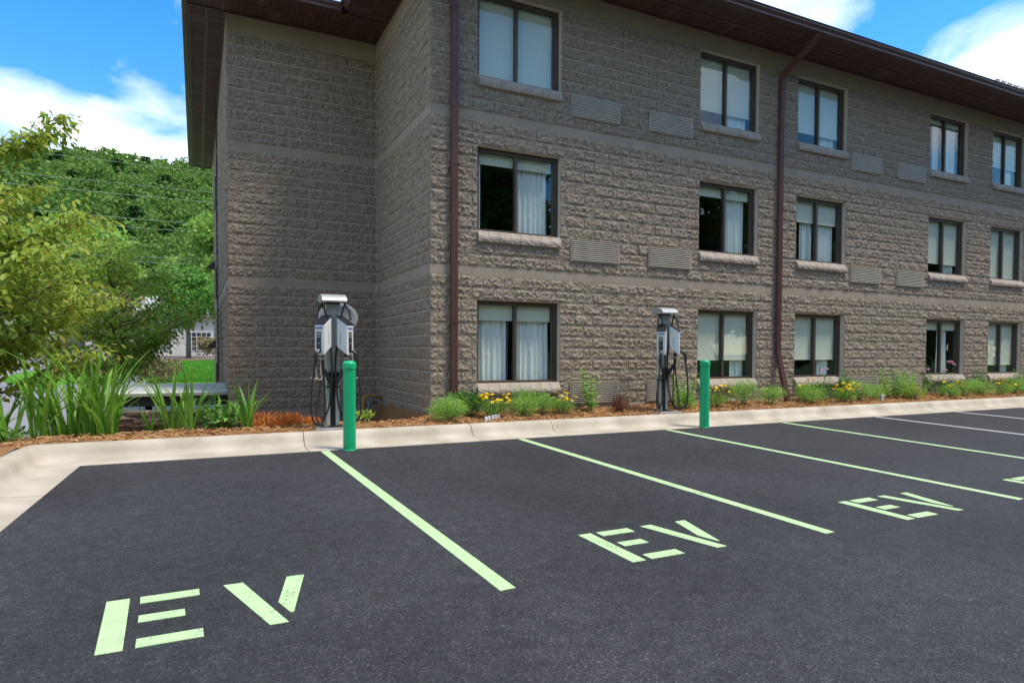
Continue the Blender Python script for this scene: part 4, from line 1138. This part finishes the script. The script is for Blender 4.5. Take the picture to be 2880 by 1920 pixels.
def shrub(name, loc, rx, ry, h, n, ls, m, label, seed, cat='shrub', group=None, lobesn=7, twig=True, parent=None, lw=.6):
    r = np.random.default_rng(seed); t = empty(name, loc, 0, label, cat, group)
    lobes = [(0, 0, h * .5, rx * .75, ry * .75, h * .48)]
    for k in range(lobesn):
        a = r.uniform(0, 6.283); lobes.append((math.cos(a) * rx * .55, math.sin(a) * ry * .55, h * r.uniform(.35, .75), rx * .45, ry * .45, h * .3))
    P, D, Nn, s = blob_leaves(r, lobes, n, ls, shell=.35)
    P[:, 2] = np.maximum(P[:, 2], .01)
    D = unit(D + np.array([0, 0, .45]))
    c = link('foliage', leaf_mesh('foliage', P, D, Nn, s * 1.4, s * lw, m), t); c['kind'] = 'stuff'
    b = MB()
    for k in range(7):
        a = r.uniform(0, 6.283); q = r.uniform(.2, .7); b.tube([(math.cos(a) * .02, math.sin(a) * .02, -.03), (math.cos(a) * rx * q * .5, math.sin(a) * ry * q * .5, h * .35), (math.cos(a) * rx * q, math.sin(a) * ry * q, h * .75)], [.010, .007, .003], 5)
    b.build('stems', M_BARK, t)
    return t
shrub('brown_shrub', (-5.95, 19.2, terr(-6, 19.2)), 1.25, 1.0, 1.25, 2600, .085, leafmat('brown_leaf', (.20, .16, .07), (.30, .24, .12), (.14, .20, .05), trans=.2), 'rounded brown-green shrub behind the low canopy', 41)
shrub('spring_shrub', (-3.2, 71, terr(-3, 71)), 1.6, 1.2, 2.3, 500, .3, leafmat('brown_leaf', (.2, .16, .07), (.3, .24, .12)), 'small tan shrub against the white building', 42)

# ---- dogwoods: tiers of drooping pointed leaves
DOGL = leafmat('dogwood_leaf', (.17, .30, .03), (.44, .53, .07), (.52, .40, .08), trans=.5, rough=.45)
DOGL2 = leafmat('dogwood_leaf_pale', (.23, .40, .045), (.46, .59, .09), (.54, .46, .10), trans=.58, rough=.5)
def one_leaf(m):
    b = MB()
    b.add([(0, 0, 0), (.28, .22, .03), (.62, .22, .0), (1, 0, -.16), (.62, -.22, .0), (.28, -.22, .03), (.35, 0, -.04), (.68, 0, -.08)],
          [(0, 6, 1), (1, 6, 7, 2), (2, 7, 3), (0, 5, 6), (5, 4, 7, 6), (4, 3, 7)])
    return b.mesh('leaf', m)
def dogwood(loc, seed, tiers, nleaf_per, leaf_len, m, label, trunk, bark=M_BARK, parts=0):
    """tiers: list of (cx, cy, z, radius, n_branches): flat sprays of foliage, uneven in height and reach"""
    r = random.Random(seed); t = empty('dogwood_tree', loc, 0, label, 'tree')
    b = MB(); b.tube(smooth_path(trunk, 5), [max(.03, .085 * (1 - .6 * i / ((len(trunk) - 1) * 5))) for i in range((len(trunk) - 1) * 5 + 1)], 9); tk = b.build('trunk', bark, t, smooth=True)
    P, D, Nn, L = [], [], [], []
    TP = smooth_path(trunk, 8)
    for (cx, cy, z, rad, nb) in tiers:
        for k in range(nb):
            a = 6.283 * k / nb + r.uniform(-.5, .5); q = rad * r.uniform(.55, 1.15); zt = z + r.uniform(-.28, .28)
            st = min(TP, key=lambda p: abs(p.z - (zt - r.uniform(.4, .9))))
            end = Vector((cx + math.cos(a) * q, cy + math.sin(a) * q, zt + r.uniform(-.05, .2)))
            mid = st.lerp(end, r.uniform(.4, .6)) + Vector((r.gauss(0, .1), r.gauss(0, .1), r.uniform(-.12, .05)))
            path = smooth_path([st, mid, end], 6)
            path = [p + Vector((r.gauss(0, .015), r.gauss(0, .015), r.gauss(0, .015))) for p in path]
            lb = MB(); lb.tube(path, [.024 * (1 - .85 * i / (len(path) - 1)) for i in range(len(path))], 5); lb.build('limb', bark, tk, smooth=True)
            tw = MB()
            for s in range(3, len(path)):
                for side in (-1, 1):
                    base = path[s]; dr = (path[min(s + 1, len(path) - 1)] - path[s - 1]).normalized()
                    ta = math.atan2(dr.y, dr.x) + side * r.uniform(.35, 1.25); ln = r.uniform(.35, .75) * (.55 + .2 * rad)
                    e2 = base + Vector((math.cos(ta) * ln, math.sin(ta) * ln, r.uniform(-.05, .22)))
                    tw.tube([base, base.lerp(e2, .5) + Vector((0, 0, .03)), e2], [.006, .004, .002], 4, caps=False)
                    for i in range(nleaf_per):
                        u = (i + r.random()) / nleaf_per; p = base.lerp(e2, .05 + 1.0 * u) + Vector((r.gauss(0, .07), r.gauss(0, .07), r.gauss(0, .035)))
                        la = ta + r.gauss(0, 1.2)
                        d = Vector((math.cos(la), math.sin(la), r.uniform(-1.3, .05))).normalized()
                        P.append(p); D.append(d); Nn.append(Vector((r.gauss(0, .35), r.gauss(0, .35), 1))); L.append(leaf_len * r.uniform(.6, 1.25))
            if tw.v: tw.build('twigs', bark, tk)
    n = len(P); idx = list(range(n))
    chosen = set()
    if parts:
        base = Vector(loc)
        def score(i):
            w = base + P[i]; px, py = proj(w); z = (w - CP).dot(fw)
            return -L[i] / z if (0 < px < 620 and 250 < py < 1200) else 0
        chosen = set(sorted(idx, key=score)[:parts])
        lm = one_leaf(m)
        for i in chosen:
            x = D[i]; s = x.cross(Nn[i]).normalized(); u = s.cross(x)
            mt = Matrix((x, s, u)).transposed().to_4x4(); mt = Matrix.Translation(P[i]) @ mt @ Matrix.Scale(L[i], 4)
            o = link('leaf', lm, t); o.matrix_local = mt
    ii = [i for i in idx if i not in chosen]
    ar = lambda Q: np.array([tuple(Q[i]) for i in ii])
    Ls = np.array([L[i] for i in ii])
    c = link('crown', leaf_mesh('crown', ar(P), unit(ar(D)), ar(Nn), Ls, Ls * .52, m, fold=.12), t); c['kind'] = 'stuff'
    return t
bz = lambda x, y: bedz(x, y)
# nearest dogwood, left of the frame's lower left
dogwood((-7.25, 1.6, -.35), 51,
        [(.2, -.2, 1.6, 1.5, 9), (.1, .1, 2.1, 1.75, 10), (.0, .0, 2.65, 1.75, 10), (-.1, .1, 3.2, 1.55, 9), (-.1, .0, 3.75, 1.2, 6), (.0, 0, 4.35, 1.05, 3), (.2, .1, 4.75, .9, 2)],
        15, .125, DOGL, 'nearest dogwood with drooping yellow-olive leaves in tiers, left of the irises',
        [(0, 0, -.3), (.05, .0, .7), (-.15, .05, 1.6), (-.05, .0, 2.6), (-.15, .05, 3.4), (-.05, .0, 4.2)], parts=300)
dogwood((-6.25, 7.6, -1.25), 52,
        [(.3, 0, 2.2, 1.2, 6), (.2, .0, 2.6, 1.6, 10), (.25, 0, 3.1, 1.8, 11), (.2, .0, 3.7, 1.5, 9), (.1, 0, 4.3, 1.1, 7), (.0, 0, 4.8, .7, 4)],
        9, .13, DOGL2, 'paler yellow-green dogwood standing behind the low canopy',
        [(0, 0, -.2), (.1, 0, .9), (.35, .0, 1.7), (.2, .05, 2.8), (.15, .05, 3.9)])
dogwood((-9.3, 6.0, -1.25), 53,
        [(.1, 0, 2.3, 1.3, 7), (.0, .0, 2.8, 1.7, 9), (.0, 0, 3.4, 1.6, 9), (.0, .0, 4.1, 1.2, 7)],
        9, .13, DOGL2, 'yellow-olive dogwood rising behind the nearest dogwood at the lower lot',
        [(0, 0, -.2), (-.1, 0, .9), (-.2, .0, 1.8), (-.05, .05, 2.8), (0, .05, 3.8)])

# ---- irises: clumps of sword leaves, every blade a part
def blade_mesh(seed, m):
    r = random.Random(seed); n = 8; bend = r.uniform(.03, .8) ** 1.3; w = r.uniform(.024, .052); vs = []; fs = []
    dr = r.random() < .45
    for i in range(n + 1):
        t = i / n; x = bend * t * t * (1 + (.5 * t if dr else 0)); z = t * (1 - .22 * bend * t) - (max(0, t - .7) * 1.0 * bend if dr else 0)
        ww = w * (.75 + .6 * t) * (1 - t ** 3.5) + .001
        vs += [(x, -ww / 2, z), (x + .008, 0, z), (x, ww / 2, z)]
    for i in range(n):
        a = i * 3; fs += [(a, a + 1, a + 4, a + 3), (a + 1, a + 2, a + 5, a + 4)]
    return MB().add(vs, fs).mesh('blade', m, smooth=True)
IRL = leafmat('iris_leaf', (.10, .27, .03), (.21, .42, .05), (.32, .48, .07), trans=.42, rough=.4)
BLD = [blade_mesh(i, IRL) for i in range(12)]
def iris(x, y, n, h, spread, label, seed):
    r = random.Random(seed); t = empty('iris_clump', (x, y, bedz(x, y) - .02), 0, label, 'plant', 'iris clumps behind the kerb')
    for i in range(n):
        a = r.uniform(0, 6.283); q = r.random() ** .5 * spread
        hh = h * r.uniform(.55, 1.25)
        o = link('blade', BLD[r.randrange(12)], t, (math.cos(a) * q, math.sin(a) * q, 0), (r.uniform(-.12, .12), r.uniform(-.05, .35) * .6, a + r.gauss(0, .6)), (hh, hh ** .4 * r.uniform(.8, 1.2), hh))
    return t
iris(-6.38, -.32, 16, 1.0, .09, 'iris clump at the bend of the kerb, fanned out over the bare mulch', 1)
iris(-6.12, -.22, 18, 1.02, .09, 'upright iris clump second along from the kerb bend', 2)
iris(-5.82, .10, 30, 1.0, .20, 'dense dark iris clump between the tallest clump and the kerb bend', 3)
iris(-5.55, -.05, 32, 1.15, .17, 'tallest iris clump, its blades crossing the low canopy', 4)
iris(-5.36, -.25, 24, .95, .12, 'iris clump leaning towards the bare stretch of stone wall', 5)
iris(-4.86, -.15, 9, .42, .09, 'short sparse iris tuft in front of the stone wall', 6)
iris(-4.62, -.12, 22, .90, .12, 'broad iris clump before the middle of the stone wall', 7)
iris(-4.40, -.20, 18, .82, .10, 'iris clump with upright blades right of the broad clump', 8)
iris(-4.02, -.15, 9, .66, .05, 'thin iris tuft beside the hosta', 9)
iris(-3.66, -.20, 20, .64, .08, 'iris clump at the left corner of the recess wall', 10)
iris(-6.75, .35, 20, .95, .16, 'iris clump under the nearest dogwood', 11)
iris(-5.98, .75, 26, .95, .22, 'shaded iris clump behind the tall ones', 12)
HOS = leafmat('hosta_leaf', (.10, .26, .05), (.20, .40, .08), (.34, .50, .18), trans=.3)
shrub('hosta', (-3.93, .05, bedz(-3.93, .05)), .34, .28, .30, 260, .10, HOS, 'low leafy hosta mound between iris tufts by the recess wall', 61, 'plant')
shrub('ground_cover', (-6.55, -.05, bedz(-6.5, 0)), .5, .4, .25, 420, .05, HOS, 'low green ground cover around the iris stems by the kerb bend', 62, 'plant')
ORJ = leafmat('rust_juniper', (.56, .15, .02), (.70, .25, .05), (.36, .24, .06), trans=.15, rough=.8)
shrub('rust_juniper', (-3.32, .05, bedz(-3.3, .05) - .03), .50, .36, .27, 3000, .030, ORJ, 'large rust-orange low juniper mound left of the recess charger', 64, 'shrub', lw=.3)
shrub('rust_juniper', (-2.86, .10, bedz(-2.86, .1) - .04), .30, .28, .21, 1200, .030, ORJ, 'small rust-orange juniper mound at the recess charger pad', 65, 'shrub', lw=.3)
YG = leafmat('yellowgreen_leaf', (.30, .46, .05), (.45, .58, .09), trans=.4)
shrub('seedling', (-2.02, -.20, bedz(-2, -.2)), .20, .16, .20, 90, .055, YG, 'yellow-green seedling right of the recess bollard', 66, 'plant')

# ---- flower bed along the facade
CAT = leafmat('catmint_leaf', (.22, .44, .07), (.38, .62, .12), (.46, .66, .18), trans=.4)
DKG = leafmat('glossy_leaf', (.05, .17, .025), (.11, .28, .04), trans=.3)
LSP = leafmat('spear_leaf', (.18, .40, .05), (.32, .56, .08), (.44, .60, .10), trans=.4)
def petal_flower(np_, rad, droop, mname, c1, c2, ccol, ch):
    m = leafmat(mname, c1, c2, trans=.25); b = MB()
    for k in range(np_):
        a = 6.283 * k / np_; ca, sa = math.cos(a), math.sin(a); w = rad * .42
        pts = [(rad * .12, 0), (rad * .6, w), (rad, w * .55), (rad, -w * .55), (rad * .6, -w)]
        b.add([(x * ca - y * sa, x * sa + y * ca, -droop * (x / rad) ** 2 * rad) for x, y in pts], [(0, 1, 2, 3, 4)])
    c = MB(); c.lathe([(rad * .28, 0), (rad * .26, ch * .6), (rad * .12, ch), (.0005, ch * 1.05)], 8)
    return b.mesh('petals', m), c.mesh('flower_centre', mat(mname + '_centre', ccol, rough=.8))
YF = petal_flower(8, .030, -.15, 'coreopsis_petal', (.88, .66, .015), (.84, .58, .01), (.60, .34, .02), .008)
PF = petal_flower(11, .042, .7, 'coneflower_petal', (.62, .22, .36), (.70, .34, .46), (.22, .07, .02), .030)
STEM = mat('stem_green', (.12, .26, .05), rough=.7)
def flowers(t, n, rx, ry, z0, z1, kind, seed, sc=1.0):
    r = random.Random(seed); pe, ce = kind
    for i in range(n):
        a = r.uniform(0, 6.283); q = r.random() ** .5; x, y = math.cos(a) * rx * q, math.sin(a) * ry * q - ry * .25; z = r.uniform(z0, z1)
        s = MB(); s.tube([(x * .35, y * .35, z * .25), (x * .8, y * .8, z * .7), (x, y, z)], .0028, 4); s.build('flower_stem', STEM, t)
        rot = (r.uniform(.1, .8), r.uniform(-.4, .4), r.uniform(0, 6)); f = r.uniform(.75, 1.2) * sc
        o = link('flower', pe, t, (x, y, z), rot, (f, f, f)); link('flower_centre', ce, o)
def mound(x, y, rx, h, label, seed, m=CAT, n=900, ls=.024, ry=None):
    return shrub('mounding_plant', (x, y, bedz(x, y) - .01), rx * 1.3, ry or rx * .95, h * 1.3, int(n * 1.8), ls, m, label, seed, 'plant', 'leafy plants in the facade bed', lw=.42)
def coreopsis(x, y, rx, h, nf, label, seed):
    t = shrub('coreopsis', (x, y, bedz(x, y) - .01), rx * 1.15, rx * .9, h * 1.15, 1500, .024, LSP, label, seed, 'plant', 'yellow flowering plants in the facade bed', lw=.3)
    flowers(t, int(nf * 1.3), rx * 1.2, rx * .75, h * .9, h * 1.6, YF, seed); return t
def spears(x, y, h, n, label, seed, cone=0, m=LSP, spread=.22, ll=.10):
    """upright leafy stems with lance leaves"""
    r = random.Random(seed); t = empty('leafy_perennial', (x, y, bedz(x, y) - .02), 0, label, 'plant', 'tall perennials in the facade bed')
    P, D, Nn, L = [], [], [], []
    sb = MB()
    for k in range(n):
        a = r.uniform(0, 6.283); q = r.random() ** .5 * spread; hh = h * r.uniform(.55, 1.08); tip = Vector((math.cos(a) * q * 1.6, math.sin(a) * q, hh)); b0 = Vector((math.cos(a) * q * .4, math.sin(a) * q * .4, 0))
        sb.tube([b0, b0.lerp(tip, .5) + Vector((0, 0, .02)), tip], [.006, .005, .003], 5)
        for i in range(17):
            u = .18 + .82 * i / 16; p = b0.lerp(tip, u); la = i * 2.4 + r.uniform(-.3, .3)
            P.append(p); D.append(Vector((math.cos(la), math.sin(la), r.uniform(.1, .7))).normalized()); Nn.append(Vector((0, 0, 1)) + Vector((r.gauss(0, .2), r.gauss(0, .2), 0))); L.append(ll * r.uniform(.7, 1.2) * (1.1 - .35 * u))
    sb.build('stems', STEM, t)
    L = np.array(L); c = link('foliage', leaf_mesh('foliage', [tuple(p) for p in P], np.array([tuple(d) for d in D]), np.array([tuple(q) for q in Nn]), L * 1.25, L * .46, m, .1), t); c['kind'] = 'stuff'
    if cone: flowers(t, cone, spread * 1.3, spread, h * .95, h * 1.45, PF, seed)
    return t
mound(-.72, -.55, .30, .30, 'bright green feathery mound at the building corner', 71, n=1500)
mound(-.50, -.32, .24, .30, 'pale feathery mound leaning on the building corner', 72, n=800)
mound(-.28, -.30, .24, .32, 'dark glossy green shrub at the foot of the corner downspout', 73, m=DKG, n=900, ls=.034)
coreopsis(.07, -.50, .28, .26, 34, 'yellow coreopsis beside the corner downspout, behind the row of white markers', 74)
mound(.62, -.50, .20, .26, 'small green mound under the first ground floor window, nearer the downspout', 75, n=800)
mound(.78, -.22, .22, .36, 'loose feathery plant against the wall under the first ground floor window', 76, n=700)
mound(1.05, -.38, .23, .32, 'green feathery mound under the right half of the first ground floor window', 77, n=1000)
coreopsis(1.42, -.45, .22, .24, 14, 'small yellow coreopsis between the first window and the first low grille', 78)
spears(2.05, -.40, .74, 9, 'tall leafy perennial in front of the first low grille', 79, spread=.20)
shrub('barberry', (2.62, -.45, bedz(2.6, -.45) - .01), .20, .18, .32, 420, .030, leafmat('barberry_leaf', (.13, .035, .02), (.22, .07, .03), (.28, .13, .05), trans=.25), 'dark reddish dried shrub right of the first low grille', 80, 'shrub')
spears(4.20, -.40, .66, 10, 'tall leafy perennial between the second charger and its bollard', 81, spread=.24)
mound(4.05, -.55, .22, .26, 'yellow-green low plant right of the second charger pad', 82, m=LSP, n=700)
coreopsis(4.95, -.45, .28, .28, 22, 'yellow coreopsis just right of the second bollard', 83)
mound(5.72, -.42, .30, .42, 'feathery green plant under the second ground floor window', 84, n=1100)
mound(6.45, -.45, .30, .32, 'rounded pale mound left of the kinked downspout', 85, n=1100)
mound(7.62, -.52, .32, .36, 'rounded pale mound right of the kinked downspout', 86, n=1300)
coreopsis(7.72, -.28, .24, .32, 12, 'yellow coreopsis behind the pale mound right of the kinked downspout', 87)
spears(8.30, -.25, .52, 9, 'dark leafy coneflower under the third ground floor window', 88, cone=2, m=DKG)
coreopsis(8.62, -.52, .30, .28, 34, 'yellow coreopsis under the right end of the third ground floor window', 89)
spears(9.05, -.22, .66, 9, 'leafy perennial at the right edge of the third ground floor window', 90, m=DKG, spread=.2)
mound(9.25, -.45, .28, .36, 'feathery green mound beside the third window, left of the pipe stub', 91, n=1000)
mound(9.95, -.40, .30, .28, 'low green mound in front of the third low grille', 92, n=900)
spears(10.55, -.35, .72, 13, 'tall bright perennial in front of the gap between the far grilles', 93, spread=.30)
spears(11.25, -.38, .66, 14, 'broad bright perennial in front of the last low grille', 94, spread=.34)
mound(11.0, -.62, .26, .28, 'lime mound at the foot of the broad bright perennial', 95, m=YG, n=800)
spears(12.55, -.25, .62, 10, 'leafy coneflower with pink blooms under the fourth ground floor window', 96, cone=5, m=DKG, spread=.28)
coreopsis(12.45, -.60, .30, .28, 10, 'sparse yellow coreopsis before the pink coneflower', 97)
mound(13.15, -.50, .34, .36, 'lime feathery mound right of the pink coneflower', 98, n=1100)
mound(13.95, -.48, .38, .34, 'wide lime mound between the fourth and fifth windows', 99, n=1100)
spears(14.5, -.22, .62, 9, 'leafy perennial against the pier between the fourth and fifth windows', 100, m=DKG)
coreopsis(14.7, -.55, .34, .30, 16, 'yellow coreopsis under the left end of the fifth ground floor window', 101)
mound(15.5, -.48, .42, .38, 'wide green mound under the fifth ground floor window', 102, n=1200)
spears(16.3, -.3, .60, 10, 'dark coneflower at the right end of the fifth ground floor window', 103, cone=2, m=DKG)
mound(17.0, -.45, .40, .40, 'green mound just past the fifth ground floor window', 104, n=900)

# ------------------------------------------------------------------ utility cables crossing before the hill
for nm, a, c, rad, m in (('highest thin', (-20.36, 42, 17.33), (3.4, 66, 25.08), .007, M_CABLED), ('upper thin', (-20.4, 42, 15.22), (3.39, 66, 22.33), .010, M_CABLE), ('ridge level', (-20.41, 42, 14.56), (3.38, 66, 20.61), .016, M_CABLE),
                         ('upper of the middle pair', (-20.43, 42, 13.04), (3.37, 66, 18.51), .018, M_CABLE), ('lower of the middle pair', (-20.45, 42, 12.28), (3.36, 66, 17.44), .022, M_CABLE),
                         ('upper of the lower pair', (-20.47, 42, 10.67), (3.35, 66, 14.98), .022, M_CABLE), ('lower of the lower pair', (-20.48, 42, 10.02), (3.34, 66, 14.11), .022, M_CABLE),
                         ('upper of the close pair', (-20.52, 42, 7.68), (3.33, 66, 11.36), .024, M_CABLE), ('lower of the close pair', (-20.52, 42, 7.51), (3.32, 66, 10.66), .026, M_CABLE),
                         ('dark upper low', (-20.58, 42, 4.08), (3.3, 66, 5.93), .030, M_CABLED), ('dark lowest', (-20.59, 42, 3.51), (3.29, 66, 5.54), .045, M_CABLED)):
    A, Cc = Vector(a), Vector(c); d = Cc - A; A = A - d * .6; Cc = Cc + d * .5
    pts = [A.lerp(Cc, i / 20) + Vector((0, 0, -.25 * (1 - (2 * i / 20 - 1) ** 2) + .18)) for i in range(21)]
    o = MB().tube(pts, rad * .55, 5).build('utility_cable', m, smooth=True)
    tag(o, nm + ' utility cable strung across in front of the wooded hill', 'cable', 'utility cables before the hill')

# ------------------------------------------------------------------ tall trees across the lot (seen mirrored in the panes)
proto = limb_tree('tall_tree', (-9, -33, gz(-33) - .1), 20, 8.0, 9000, .60, leafmat('tall_leaf', (.07, .17, .02), (.17, .30, .04), trans=.35), 'tall leafy tree across the lot, mirrored in the window panes', 201, tr=.4, group='trees across the lot', trunk_h=.08, crown_shape=.62)
for i, (x, y, s) in enumerate([(1, -37, 1.05), (10, -33, .95), (19, -37, 1.08), (29, -34, 1.0), (-19, -37, 1.05), (39, -38, 1.1), (49, -35, 1.0), (60, -37, 1.1), (71, -35, 1.05), (83, -38, 1.1), (96, -36, 1.1)]):
    c = copy_tree(proto); c.location = (x, y, gz(y) - .1); c.rotation_euler = (0, 0, i * 1.3); c.scale = (s, s, s)
